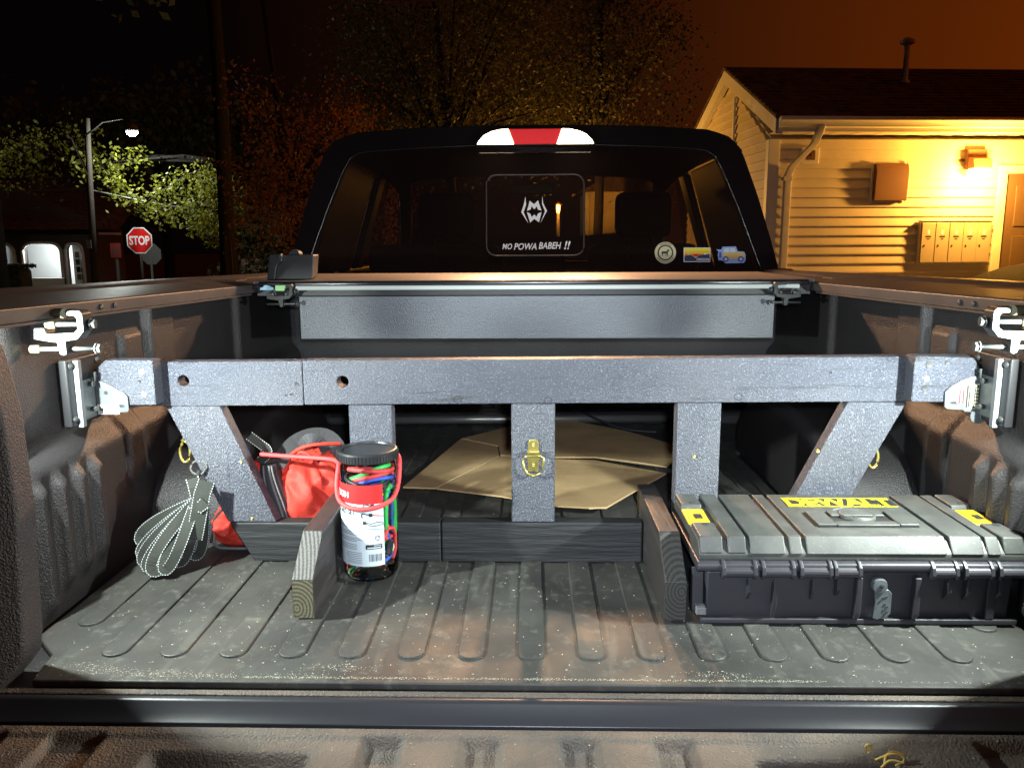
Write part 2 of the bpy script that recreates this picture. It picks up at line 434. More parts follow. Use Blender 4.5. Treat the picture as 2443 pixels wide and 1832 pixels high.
def rz_in(y): return 0.565 - 0.0165*(y-1.2)
def rz_out(y): return 0.590 - 0.0155*(y-1.2)

# bed floor
MB().box(-0.95, 0.95, 1.118, 2.99, -0.05, -0.013).build('bed_floor', M['liner'], truck)
# side walls: outline in (x, z) lofted along y, ledge and recess like a pressed panel
def smooth(a, b, t):
    t = min(1, max(0, (t-a)/(b-a))); return t*t*(3-2*t)
def wall_x(y, z):
    # distance of the liner surface from the bed centre line
    x = 0.893 - 0.030*(1-smooth(0.262, 0.315, z))            # lower wall stands inward of the upper
    x -= 0.012*smooth(1.69, 1.70, y)*(1-smooth(1.775, 1.785, y))*smooth(0.30, 0.34, z)*(1-smooth(0.47, 0.48, z))
    x -= 0.020*smooth(1.80, 1.812, y)*(1-smooth(1.925, 1.935, y))*smooth(0.30, 0.36, z)
    x -= 0.018*smooth(2.35, 2.38, y)*(1-smooth(2.45, 2.48, y))
    x -= 0.014*smooth(1.44, 1.30, y)*smooth(0.30, 0.33, z)    # wall swells toward the rear pillar
    x -= 0.010*smooth(1.62, 1.64, y)*(1-smooth(1.70, 1.72, y))*(1-smooth(0.29, 0.33, z))*smooth(0.12, 0.2, z)
    for yc, zb in ((1.316, 0.015), (1.378, 0.045), (1.438, 0.05), (1.496, 0.055)):
        d = abs(y-yc)
        if d < 0.024:
            prof = smooth(0.0175, 0.0095, d)
            x -= 0.018*prof*smooth(zb-0.015, zb+0.02, z)*(1-smooth(0.235, 0.262+0.0, z))
    return x
for s in (-1, 1):
    NY, NZ = 300, 70
    def fn(u, v, s=s):
        y = 1.165 + (2.985-1.165)*u; z = -0.02 + 0.58*v
        return (s*wall_x(y, z), y, z)
    w = MB().grid(fn, NY, NZ).build('bed_wall', M['liner'], truck, smooth=True)
    # rear pillar closing the wall towards the tailgate
    pts = [(-0.98, -0.06), (-0.845, -0.045), (-0.784, 0.028), (-0.778, 0.06), (-0.768, 0.27), (-0.772, 0.42), (-0.786, 0.50), (-0.80, 0.545), (-0.98, 0.545)]
    pil = MB().prism([(s*-p[0], p[1]) for p in pts], 'y', 1.125, 1.17)
    pil.v = [Vector((p.x, p.y - (max(0.0, abs(p.x)-0.765)*0.62 if p.y < 1.15 else 0), p.z)) for p in pil.v]
    pil = pil.build('rear_pillar', M['pillar_liner'], truck, bev=0.006)
    for (bx, bz) in ((0.818, 0.373), (0.812, 0.214), (0.812, 0.061)):
        MB().lathe([(0.0005, -0.006), (0.006, -0.006), (0.0085, -0.0035), (0.0085, 0.002), (0.0125, 0.003), (0.0125, 0.0055)], (0, 0, 0), 14, 'y').xf(Matrix.Translation((s*bx, 1.119-(bx-0.765)*0.62, bz)) @ Matrix.Rotation(-s*math.atan(0.62), 4, 'Z')).build('bolt', M['pillar_liner'], pil)
    # outer bedside skin and rail cap
    prof = [(0.985, 0.02), (0.985, 0.0), (0.972, 0.010)]
    rings = []
    sect = [(0.822, -0.024), (0.822, -0.001), (0.826, 0.0015), (0.900, 0.017), (0.906, 0.0145), (0.911, 0.018), (0.930, 0.0255), (0.955, 0.026), (0.972, 0.012), (0.978, -0.10), (0.90, -0.10), (0.90, -0.024)]
    for k in range(25):
        y = 1.02 + (3.20-1.02)*k/24; z0 = rz_in(y)
        rings.append([(s*x, y, z0+dz) for x, dz in sect])
    cap = MB().loft(rings).build('rail_cap', M['rail'], truck, bev=0.0012)
    # track lip along the bottom of the cap
    rr = []
    for k in range(13):
        y = 1.2 + (2.32-1.2)*k/12; z0 = rz_in(y)-0.0245
        rr.append([(s*0.815, y, z0-0.004), (s*0.815, y, z0), (s*0.899, y, z0), (s*0.899, y, z0-0.004)])
    MB().loft(rr).build('rail_lip', M['rail'], truck)
    # two dome screws in the rail face
    for yy in (1.505, 1.555):
        MB().lathe([(0.0055, 0.0), (0.005, 0.003), (0.0025, 0.0045), (0.0003, 0.005)], (0, 0, 0), 10, 'x').xf(Matrix.Translation((s*0.8215, yy, rz_in(yy)-0.013)) @ Matrix.Scale(-s, 4, (1, 0, 0))).build('rail_screw', M['bolt'], cap)
    MB().box(*(sorted((s*0.975, s*1.0))), 1.1, 3.22, -0.25, 0.545).build('bedside_skin', M['paint'], truck)
    # wheel housing
    arc = []
    for k in range(17):
        t = PI*k/16
        arc.append((2.14-0.43*math.copysign(abs(math.cos(t))**0.8, math.cos(t)), 0.245*math.sin(t)**0.75-0.014))
    whr = [[(s*(0.885-0.225*f), yy, zz*(1-0.10*(f > 0.9))) for yy, zz in arc] for f in (0, 0.5, 0.88, 0.97)]
    wh = MB().loft(whr, closed=True).build('wheel_housing', M['liner'], truck, bev=0.02, seg=3)
    # anchor plate with pale spine
    x0, x1 = sorted((s*0.888, s*0.872))
    ap = MB().box(x0, x1, 1.459, 1.578, 0.321, 0.4505).build('anchor_plate', M['black'], truck, bev=0.003)
    x0, x1 = sorted((s*0.8715, s*0.862))
    MB().box(x0, x1, 1.480, 1.492, 0.317, 0.447).build('plate_spine', M['grey_ink'], ap, bev=0.001)
    for (yy, zz) in ((1.471, 0.438), (1.566, 0.438), (1.471, 0.335), (1.566, 0.335)):
        MB().lathe([(0.006, 0.0), (0.006, 0.002), (0.0035, 0.0045), (0.0003, 0.005)], (0, 0, 0), 10, 'x').xf(Matrix.Translation((s*0.872, yy, zz)) @ Matrix.Scale(-s, 4, (1, 0, 0))).build('plate_screw', M['bolt'], ap)
    # LED bed lamp on the wall just ahead of the pillar
    x0, x1 = sorted((s*0.893, s*0.880))
    bl = MB().box(x0, x1, 1.186, 1.236, 0.477, 0.517).build('bed_lamp', M['black'], truck, bev=0.003)
    x0, x1 = sorted((s*0.8795, s*0.8775))
    MB().box(x0, x1, 1.192, 1.230, 0.482, 0.512).build('lens', M['led'], bl)
    lamp('bed_lamp_light', 'AREA', (s*0.8720, 1.212, 0.497), LED_W*0.42, LED_C, 0.03, truck, aim=(-s*0.93, 0.36, -0.14))

# front bulkhead with ribs
bk = MB().box(-0.95, 0.95, 2.940, 2.99, -0.02, 0.543).build('bulkhead', M['liner'], truck)
for k in range(26):
    x = -0.84 + k*0.0672
    MB().box(x-0.022, x+0.022, 2.929, 2.9395, 0.055, 0.19).build('rib', M['liner'], bk, bev=0.004)

# sill behind the mat and tailgate
gp = MB().prism([(1.1175, -0.060), (1.1175, -0.034), (1.103, -0.0325), (1.1030, -0.0125), (1.100, -0.0120), (1.094, -0.0115), (1.088, -0.014), (1.080, -0.026), (1.064, -0.034), (1.064, -0.060)], 'x', -0.86, 0.86).build('rear_sill', M['sill'], truck, bev=0.002)
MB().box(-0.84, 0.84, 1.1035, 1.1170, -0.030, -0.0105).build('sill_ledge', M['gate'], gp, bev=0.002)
MB().prism([(1.0635, -0.062), (1.0635, -0.040), (1.058, -0.036), (1.052, -0.040), (1.050, -0.062)], 'x', -0.86, 0.86).build('gate_seal', M['black'], truck, bev=0.001)
def gate_h(x, y):
    h = -0.034
    h += 0.004*smooth(1.025, 1.035, y)
    ax = abs(x-0.0)
    def ch(xc, hw, y1, depth, soft=0.008):
        return -depth*smooth(hw+soft, hw-soft*0.3, abs(x-xc))*smooth(y1+0.004, y1-0.014, y)
    for xc in (-0.212, -0.072, 0.066, 0.199):
        h += ch(xc, 0.024, 1.034, 0.016)
    h += ch(-0.42, 0.105, 0.998, 0.022, 0.014)
    h += ch(0.40, 0.09, 0.992, 0.045, 0.010)
    for xc in (-0.655, -0.80, 0.66, 0.80):
        h += ch(xc, 0.035, 1.038, 0.012)
    return h
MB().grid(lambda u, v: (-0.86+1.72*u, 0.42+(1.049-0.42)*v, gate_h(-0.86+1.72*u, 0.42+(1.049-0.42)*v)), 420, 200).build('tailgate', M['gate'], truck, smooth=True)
for xx in (-0.03, 0.42):
    pass

# ---- cab: full-width cab standing 0.4 m ahead of the bed's front panel
PLACE = Matrix.Translation((0, 3.351, 0.66)) @ Matrix.Scale(1.136, 4) @ Matrix.Translation((0, -2.95, -0.66))
def gy(z): return 2.93 + (z-0.55)*0.13            # leaning plane of the rear glass
half = [(0.905, 0.30), (0.895, 0.56), (0.868, 0.66), (0.815, 0.83), (0.758, 0.985), (0.718, 1.034), (0.64, 1.062), (0.42, 1.0765), (0.20, 1.082), (0.0, 1.083)]
out = half + [(-x, z) for x, z in reversed(half[:-1])]
hg = [(0.832, 0.545), (0.742, 0.785), (0.668, 0.955), (0.640, 0.985), (0.56, 0.995), (0.40, 1.004), (0.20, 1.010), (0.0, 1.012)]
inn = hg + [(-x, z) for x, z in reversed(hg[:-1])]
# rear cab panel: ring between outer outline and glass opening, as one bridged strip
cabp = MB()
def resample(pts, n):
    P = [Vector((p[0], p[1])) for p in pts]; d = [0]
    for i in range(1, len(P)): d.append(d[-1] + (P[i]-P[i-1]).length)
    res = []
    for k in range(n):
        t = d[-1]*k/(n-1); i = 0
        while i < len(d)-2 and d[i+1] < t: i += 1
        f = (t-d[i])/max(1e-9, d[i+1]-d[i]); q = P[i].lerp(P[i+1], min(1, f)); res.append((q.x, q.y))
    return res
NO = 81
def arc_outline(pts, n):   # sampled by height then across the top so that the two outlines pair up
    return resample(pts, n)
A = resample([(0.895, 0.545)] + half[1:] + [(-x, z) for x, z in reversed(half[1:-1])] + [(-0.895, 0.545)], NO)
B = resample(inn, NO)
ringA = [(x, gy(z)+0.006, z) for x, z in A]; ringB = [(x, gy(z)+0.002, z) for x, z in B]; ringC = [(x, gy(z)+0.03, z) for x, z in B]
cabp.loft([ringA, ringB, ringC], closed=False, caps=False)
cabp.box(-0.9, 0.9, gy(0.4), gy(0.4)+0.05, 0.10, 0.545)
cab = cabp.build('cab_rear_panel', M['paint'], truck)
# roof and sides run forward with window openings between pillars
roof_half = [(0.815, 0.83), (0.762, 0.985), (0.718, 1.034), (0.64, 1.062), (0.42, 1.0765), (0.20, 1.082), (0.0, 1.083)]
rp = resample(roof_half[1:] + [(-x, z) for x, z in reversed(roof_half[1:-1])], 41)
rings = []
for (y, sc, dz) in ((gy(1.0)+0.008, 1.0, 0), (3.3, 1.02, 0.028), (3.9, 1.02, 0.03), (4.35, 0.99, 0.0), (4.55, 0.96, -0.05)):
    rings.append([(x*sc, y, z+dz) for x, z in rp])
MB().loft(rings, closed=False, caps=False).build('cab_roof', M['paint'], truck, smooth=True)
for s in (-1, 1):
    def sp(y0, y1, zb0, zb1, zt=0.985, s=s):
        m_ = MB()
        for (ya, yb) in ((y0, y1),):
            m_.add([(s*0.862, ya, zb0), (s*0.862, yb, zb1), (s*0.735, yb, zt-0.01), (s*0.735, ya, zt-0.01),
                    (s*0.830, ya, zb0), (s*0.830, yb, zb1), (s*0.700, yb, zt-0.01), (s*0.700, ya, zt-0.01)],
                   [(0,1,2,3), (7,6,5,4), (0,4,5,1), (1,5,6,2), (2,6,7,3), (3,7,4,0)])
        return m_
    sp(3.03, 3.66, 0.55, 0.55).build('cab_pillar', M['paint'], truck, bev=0.01)
    sp(3.82, 3.95, 0.55, 0.55).build('door_pillar', M['paint'], truck, bev=0.01)
    MB().box(*(sorted((s*0.87, s*0.99))), 2.99, 5.4, -0.45, 0.565).build('cab_side', M['paint'], truck, bev=0.03)
    MB().add([(s*0.875, 3.17, 0.56), (s*0.875, 4.62, 0.56), (s*0.765, 4.4, 1.0), (s*0.765, 3.17, 1.0)], [(0,1,2,3)]).build('side_window', M['side_glass'], truck)
    MB().tube([(s*0.80, 5.05, 0.53), (s*0.74, 4.8, 0.78), (s*0.70, 4.5, 1.04)], 0.035, 8).build('windshield_pillar', M['paint'], truck, smooth=True)
MB().add([(-0.8, 5.08, 0.54), (0.8, 5.08, 0.54), (0.70, 4.52, 1.04), (-0.70, 4.52, 1.04)], [(0,1,2,3)]).build('windshield', M['side_glass'], truck)
MB().box(-0.95, 0.95, 5.0, 6.3, -0.45, 0.42).build('hood', M['paint'], truck, bev=0.08, seg=4)
MB().box(-0.82, 0.82, 4.75, 5.05, 0.25, 0.56).build('dashboard', M['seat'], truck, bev=0.05, seg=3)
MB().box(-0.86, 0.86, 2.99, 5.0, -0.45, -0.40).build('cab_floor', M['seat'], truck)
# seats with head rests
def seat(x, y, w, hz, rear=False):
    s_ = MB()
    s_.box(x-w, x+w, y, y+0.14, -0.2, hz); 
    o = s_.build('seat_back', M['seat'], truck, bev=0.05, seg=3)
    if rear:
        for dx in (-0.5, 0.0, 0.5):
            MB().box(x+dx-0.13, x+dx+0.13, y+0.01, y+0.09, hz-0.02, hz+0.10).build('head_rest', M['seat'], o, bev=0.035, seg=3)
    else:
        MB().box(x-0.14, x+0.14, y+0.02, y+0.12, hz+0.03, hz+0.25).build('head_rest', M['seat'], o, bev=0.05, seg=3)
        MB().tube([(x-0.06, y+0.07, hz-0.03), (x-0.06, y+0.07, hz+0.08)], 0.007, 6).build('head_rest_post', M['bolt'], o)
        MB().tube([(x+0.06, y+0.07, hz-0.03), (x+0.06, y+0.07, hz+0.08)], 0.007, 6).build('head_rest_post', M['bolt'], o)
seat(0.0, 3.08, 0.74, 0.56, True)
seat(-0.42, 3.95, 0.27, 0.66)
seat(0.55, 3.95, 0.27, 0.66)
MB().tube([(-0.42+0.19*math.cos(t*PI/12), 4.62+0.05*math.sin(t*PI/12), 0.50+0.19*math.sin(t*PI/12)) for t in range(24)], 0.016, 8, True).build('steering_wheel', M['seat'], truck, smooth=True)
MB().box(-0.12, 0.12, 4.52, 4.54, 0.93, 0.99).build('mirror', M['black'], truck, bev=0.01)

# rear glass, slider frame, trim and decals
gl = MB().add([(x, gy(z), z) for x, z in inn] , [tuple(range(len(inn)))]).build('rear_window', M['window'], truck)
trim = MB().tube([(x*1.004, gy(z)-0.001, z+0.002) for x, z in resample(inn, 60)], 0.0035, 6)
trim.build('window_trim', M['black_gloss'], gl, smooth=True)
sl = []
x0, x1, z0, z1, rad = -0.163, 0.190, 0.6195, 0.907, 0.035
for cx_, cz_, a0 in ((x1-rad, z1-rad, 0), (x0+rad, z1-rad, 90), (x0+rad, z0+rad, 180), (x1-rad, z0+rad, 270)):
    for k in range(7):
        t = R(a0 + 15*k); sl.append((cx_+rad*math.cos(t), cz_+rad*math.sin(t)))
MB().tube([(x, gy(z)-0.003, z) for x, z in sl], 0.0032, 6, True).build('slider_frame', M['rail'], gl, smooth=True)
PX, PZ = 0.001513, 0.00148
def W2(px, py): return ((px-1268)*PX, 0.8314-(py-467)*PZ)
def decal(name, polys, mat, parent, lift=0.0015, label=None):
    b_ = MB()
    for P in polys:
        b_.add([(x, gy(z)-0.002-lift, z) for x, z in P], [tuple(range(len(P)))])
    o = b_.build(name, mat, parent, recalc=False)
    if label: tag(o, label)
    return o
def crop(pts): return [W2(1180+a*0.1205, 440+b_*0.1205) for a, b_ in pts]
logo = [crop([(610,225),(625,390),(575,545),(670,770),(528,545),(580,380)]), crop([(945,215),(965,370),(1042,520),(905,765),(1000,530),(940,385)]),
        crop([(640,520),(697,318),(783,385),(860,312),(932,515),(858,497),(835,435),(783,487),(735,425),(712,492)]),
        crop([(640,545),(705,570),(735,640),(787,590),(832,635),(860,570),(932,545),(880,748),(787,680),(703,752)])]
decal('logo_decal', logo, M['white_ink'], gl, label='white angular emblem of two mirrored letters between brackets')
def decal_text(name, body, x0, zb, w, h, mat, parent, shear=0.0, bold=0.0, lift=0.0015, spacing=1.0, rot=0.0):
    vs, fs = text_vf(body, 1.0, shear, bold, 0.0, 'LEFT', spacing)
    mnx = min(v.x for v in vs); mxx = max(v.x for v in vs); mny = min(v.y for v in vs); mxy = max(v.y for v in vs)
    b_ = MB(); q = []
    for v in vs:
        x = x0 + (v.x-mnx)/(mxx-mnx)*w; z = zb + (v.y-mny)/(mxy-mny)*h + (x-x0)*rot
        q.append((x, gy(z)-0.002-lift, z))
    b_.add(q, fs)
    return b_.build(name, mat, parent, recalc=False)
for body, xa, wa, za, ha in (('MO', -0.1062, 0.036, 0.642, 0.021), ('POWA', -0.064, 0.083, 0.640, 0.024), ('BABEH', 0.026, 0.082, 0.643, 0.024), ('!!', 0.118, 0.023, 0.641, 0.030)):
    decal_text('lettering_decal', body, xa, za, wa, ha, M['white_ink'], gl, shear=0.25, bold=0.02)
# round elk sticker
def disc(cx_, cz_, r, n=28): return [(cx_+r*math.cos(2*PI*k/n), cz_+r*math.sin(2*PI*k/n)) for k in range(n)]
ex, ez = 0.4835, 0.6275
elk_st = decal('round_sticker', [disc(ex, ez, 0.0385)], M['cream_p'], gl, label='round cream sticker with an elk')
decal('sticker_ring', [disc(ex, ez, 0.0285)], M['ink'], elk_st, 0.0022)
decal('sticker_field', [disc(ex, ez, 0.0235)], M['cream_p'], elk_st, 0.0029)
elk = [(-0.0145,0.0025),(-0.010,0.005),(0.002,0.0045),(0.006,0.0065),(0.008,0.010),(0.001,0.0115),(0.0085,0.0115),(0.012,0.0135),(0.0105,0.0105),(0.0155,0.0085),(0.0125,0.0065),(0.0105,0.003),(0.0085,-0.0005),(0.0095,-0.013),(0.0075,-0.013),(0.005,-0.003),(0.0035,-0.003),(0.0025,-0.013),(0.0008,-0.013),(0.0,-0.003),(-0.008,-0.003),(-0.0095,-0.008),(-0.0115,-0.013),(-0.0135,-0.013),(-0.012,-0.006),(-0.0145,-0.0005)]
decal('elk_print', [[(ex+a, ez+b_) for a, b_ in elk]], M['ink'], elk_st, 0.0036)
for k in range(18):
    t = R(212+k*6.8); decal('rim_lettering', [[(ex+0.0335*math.cos(t)+a, ez+0.0335*math.sin(t)+b_) for a, b_ in ((-0.0012,-0.002),(0.0012,-0.002),(0.0012,0.002),(-0.0012,0.002))]], M['ink'], elk_st, 0.0024)
for k in range(9):
    t = R(58+k*8); decal('rim_lettering', [[(ex+0.0335*math.cos(t)+a, ez+0.0335*math.sin(t)+b_) for a, b_ in ((-0.0012,-0.002),(0.0012,-0.002),(0.0012,0.002),(-0.0012,0.002))]], M['ink'], elk_st, 0.0024)
# rectangular landscape sticker
ox, oz = 0.5975, 0.6195
def rc(x0, x1, z0, z1): return [(ox+x0, oz+z0), (ox+x1, oz+z0), (ox+x1, oz+z1), (ox+x0, oz+z1)]
ors = decal('landscape_sticker', [rc(-0.048, 0.048, -0.0255, 0.0255)], M['white_ink'], gl, label='rectangular sticker of a sunset over snowy mountains')
decal('sky_band', [rc(-0.0455, 0.0455, 0.014, 0.023)], M['logo_y'], ors, 0.0022)
decal('sky_band', [rc(-0.0455, 0.0455, 0.004, 0.014)], M['yellow'], ors, 0.0022)
decal('sky_band', [rc(-0.0455, 0.0455, -0.006, 0.004)], M['orange_p'], ors, 0.0022)
decal('mountains', [[(ox+a, oz+b_) for a, b_ in ((-0.0455,-0.023),(0.0455,-0.023),(0.0455,0.001),(0.034,0.0035),(0.029,0.0055),(0.018,-0.001),(0.008,-0.0005),(-0.004,-0.012),(-0.018,-0.003),(-0.030,0.0025),(-0.036,-0.002),(-0.0455,-0.004))]], M['navy'], ors, 0.0029)
decal('sun', [[(ox+a, oz+b_) for a, b_ in ((-0.017,0.003),(0.008,0.003),(-0.004,-0.010))]], M['red_ink'], ors, 0.0033)
decal('snow_cap', [[(ox+a, oz+b_) for a, b_ in ((0.022,0.001),(0.029,0.0058),(0.040,0.0015),(0.034,0.0022),(0.030,0.0008))], [(ox+a, oz+b_) for a, b_ in ((-0.036,-0.0015),(-0.030,0.0028),(-0.024,-0.001),(-0.030,-0.0002))]], M['white_ink'], ors, 0.0036)
decal_text('lettering', 'OREGON', ox-0.002, oz-0.0205, 0.044, 0.0085, M['white_ink'], ors, bold=0.03, lift=0.004)
# off-road vehicle sticker
jx, jz = 0.7185, 0.6195
def J(pts): return [(jx+a, jz+b_) for a, b_ in pts]
js = decal('vehicle_sticker', [J([(-0.052,0.019),(-0.034,0.018),(-0.030,0.028),(0.018,0.029),(0.024,0.012),(0.048,0.010),(0.054,-0.002),(0.053,-0.022),(0.046,-0.030),(-0.018,-0.031),(-0.030,-0.020),(-0.044,-0.020),(-0.047,0.0),(-0.044,0.010)])], M['blue_p'], gl, label='cut-out sticker of a tan and blue off-road vehicle')
decal('body_print', [J([(-0.030,0.004),(-0.026,0.008),(0.022,0.009),(0.047,0.006),(0.050,-0.006),(0.048,-0.016),(-0.028,-0.016)])], M['tan_p'], js, 0.0022)
decal('window_print', [J([(-0.026,0.009),(-0.023,0.022),(-0.006,0.023),(-0.006,0.009)]), J([(-0.003,0.009),(-0.003,0.023),(0.014,0.023),(0.019,0.010)])], M['label'], js, 0.0026)
decal('spare_wheel_print', [J([(-0.042,0.010),(-0.034,0.010),(-0.034,-0.010),(-0.042,-0.010)])], M['dblue_p'], js, 0.0026)
for cx_ in (-0.018, 0.036):
    w_ = decal('wheel_print', [disc(jx+cx_, jz-0.016, 0.0105, 18)], M['dblue_p'], js, 0.003)
    decal('hub_print', [disc(jx+cx_, jz-0.016, 0.005, 14)], M['label'], js, 0.0036)

# high-mounted lamp bar: two lit white cargo lamps round a red lens
hl = MB().prism([(-0.200, 1.006), (-0.190, 1.025), (-0.170, 1.044), (-0.14, 1.056), (-0.08, 1.064), (0.105, 1.064), (0.168, 1.056), (0.198, 1.044), (0.218, 1.025), (0.228, 1.006)], 'y', 2.935, 3.01).build('high_mounted_lamp', M['black'], truck, bev=0.003)
for s, pts in ((-1, [(-0.192, 1.0085), (-0.184, 1.022), (-0.166, 1.040), (-0.140, 1.052), (-0.110, 1.0585), (-0.082, 1.060), (-0.062, 1.0085)]), (1, [(0.220, 1.0085), (0.212, 1.022), (0.194, 1.040), (0.168, 1.052), (0.138, 1.0585), (0.108, 1.060), (0.090, 1.0085)])):
    MB().prism(pts, 'y', 2.922, 2.934).build('cargo_lamp', M['lamp_white'], hl, bev=0.002)
    lx = -0.125 if s < 0 else 0.155
    lamp('cargo_lamp_light', 'SPOT', (lx, 2.905, 1.032), CARGO_W, CARGO_C, 0.025, truck, aim=(0, -1, -0.42), size=R(150), blend=0.5)
rl = MB().prism([(-0.060, 1.0085), (-0.080, 1.060), (0.106, 1.060), (0.088, 1.0085)], 'y', 2.924, 2.934).build('brake_lens', M['red_lens'], hl, bev=0.002)
for a in range(-3, 5):
    MB().box(0.014+a*0.016-0.0055, 0.014+a*0.016+0.0055, 2.921, 2.9238, 1.022, 1.046).build('led_cell', M['red_lens'], rl)
PLACE = None
# wheels
for s in (-1, 1):
    for yy in (2.14, 6.1):
        wl_ = MB().lathe([(0.24, -0.13), (0.37, -0.13), (0.40, -0.09), (0.40, 0.09), (0.37, 0.13), (0.24, 0.13)], (s*0.86, yy, GZ+0.40), 28, 'x').build('wheel', M['tyre'], truck, smooth=False)
        MB().lathe([(0.02, -0.10), (0.24, -0.12), (0.24, 0.12), (0.02, 0.10)], (s*0.86, yy, GZ+0.40), 20, 'x').build('rim', M['rim'], wl_)

# ------------------------------------------------------------------ rubber mat
mat = thing('rubber_mat', 'grey ribbed rubber mat covering the truck bed floor, dusted with sawdust', 'mat', (0, 2.0, -0.0125))
sheet_pts = [(-0.775, 1.121), (0.775, 1.121), (0.79, 1.20), (0.85, 1.26), (0.852, 1.62), (0.79, 1.74), (0.655, 1.78), (0.652, 2.50), (0.80, 2.58), (0.85, 2.66), (0.85, 2.93),
             (-0.85, 2.93), (-0.85, 2.66), (-0.80, 2.58), (-0.652, 2.50), (-0.655, 1.78), (-0.79, 1.74), (-0.852, 1.62), (-0.85, 1.26), (-0.79, 1.20)]
MB().prism(sheet_pts, 'z', -0.0125, 0.0).build('mat_sheet', M['mat'], mat, bev=0.003)
for k in range(-8, 9):
    xc = -0.001 + 0.0983*k
    y0, y1 = (1.190, 2.92)
    if abs(k) == 8: y0, y1 = 1.295, 1.66
    elif abs(k) == 7: y1 = 1.72
    def ring(w, z, off):
        pts = []
        for t in range(9):
            a = PI + PI*t/8
            pts.append((xc + w*math.cos(a), y0 + 0.022 + w*1.0*math.sin(a), z))
        pts += [(xc+w, y1+off, z), (xc-w, y1+off, z)]
        return pts
    MB().loft([ring(0.0222, -0.0008, 0.0), ring(0.0214, 0.0032, -0.001), ring(0.0200, 0.0040, -0.003)]).build('rib', M['mat'], mat)
# sawdust, countless specks
def specks(name, label, n, fn, parent=None, szmin=0.0012, szmax=0.004):
    b_ = MB()
    for i in range(n):
        x, y, z = fn()
        L_ = random.uniform(szmin, szmax); w_ = L_*random.uniform(0.25, 0.7); a = random.uniform(0, PI); h = w_*0.5
        ca, sa = math.cos(a), math.sin(a)
        pts = [(x+ca*dx*L_-sa*dy*w_, y+sa*dx*L_+ca*dy*w_, z+dz) for dx, dy, dz in ((-0.5,-0.5,0), (0.5,-0.4,0), (0.6,0.5,0), (-0.4,0.5,0), (0.0,0.0,h))]
        b_.add(pts, [(0,1,4), (1,2,4), (2,3,4), (3,0,4)])
    o = b_.build(name, M['dust'], parent, recalc=False)
    return tag(o, label, None, kind='stuff')
def on_mat():
    while True:
        y = 1.13 + abs(random.gauss(0, 0.33)); x = random.uniform(-0.78, 0.80)
        if y > 2.3: continue
        fx = ((x+0.001+0.0983*20) % 0.0983); rib_ = min(fx, 0.0983-fx) < 0.0185 and y > 1.20 and (abs(x) < 0.64)
        return x, y, (0.0041 if rib_ else 0.0003)
def edge_line():
    x = random.uniform(-0.66, 0.76) if random.random() < 0.35 else random.uniform(-0.45, 0.45)
    return x, 1.1345 + random.gauss(0, 0.0017), 0.0003
def edge_drift():
    c = random.choice([(-0.67, 1.15), (-0.60, 1.14), (-0.50, 1.138), (-0.36, 1.14), (-0.30, 1.165), (-0.55, 1.142), (0.30, 1.15), (-0.72, 1.165)])
    return c[0]+random.gauss(0, 0.03), max(1.124, c[1]+random.gauss(0, 0.006)), 0.0003
specks('sawdust', 'pale sawdust flecks scattered over the grey rubber mat', 850, on_mat, None, 0.0008, 0.0036)
specks('sawdust_line', 'thin pale line of sawdust along the rear edge of the mat', 1500, edge_line, None, 0.0008, 0.0022)
specks('sawdust_drift', 'small drifts of pale sawdust near the rear corner of the mat', 700, edge_drift, None, 0.0008, 0.0025)
def on_gate():
    x = random.uniform(-0.75, 0.7); y = random.uniform(0.94, 1.04); return x, y, gate_h(x, y)+0.0006
specks('grit', 'pale grit specks strewn over the open tailgate', 260, on_gate, None, 0.0008, 0.003)

# ------------------------------------------------------------------ head torch whose light reaches the bed, held by the viewer
tor = thing('head_torch', 'lit head torch of the viewer standing at the tailgate', 'torch', (0.04, -0.06, 0.72))
MB().tube([(0.04, -0.12, 0.725), (0.04, -0.07, 0.722), (0.04, -0.05, 0.72)], [0.018, 0.018, 0.026], 14).build('barrel', M['black'], tor, smooth=True)
MB().tube([(0.04, -0.0495, 0.72), (0.04, -0.048, 0.72)], [0.022, 0.022], 14).build('lens', M['led'], tor)
lamp('torch_light', 'SPOT', (0.04, -0.03, 0.72), TORCH_W, TORCH_C, 0.02, tor, aim=(0, 1.0, -0.20), size=R(70), blend=0.9)

# ------------------------------------------------------------------ retracted bed cover at the cab end
cov = thing('tonneau_canister', 'retracted truck bed cover in a dark canister below the rear window', 'bed cover', (0, 2.6, 0.36))
lid = MB().box(-0.8205, 0.8205, 2.345, 2.935, 0.5475, 0.5585).build('deck', M['deck'], cov, bev=0.003)
MB().prism([(2.335, 0.5445), (2.335, 0.5525), (2.344, 0.5565), (2.344, 0.5445)], 'x', -0.80, 0.80).build('front_edge', M['black_gloss'], cov, bev=0.0015)
MB().prism([(2.332, 0.5305), (2.329, 0.5375), (2.332, 0.5440), (2.350, 0.5440), (2.350, 0.5305)], 'x', -0.690, 0.772).build('seal_strip', M['seal'], cov, bev=0.002)
MB().box(-0.69, 0.712, 2.362, 2.38, 0.384, 0.511).build('front_panel', M['panel'], cov, bev=0.002)
MB().box(-0.69, 0.712, 2.3805, 2.90, 0.384, 0.392).build('underside', M['black'], cov)
MB().box(-0.8205, 0.8205, 2.385, 2.935, 0.512, 0.5470).build('housing', M['black'], cov)
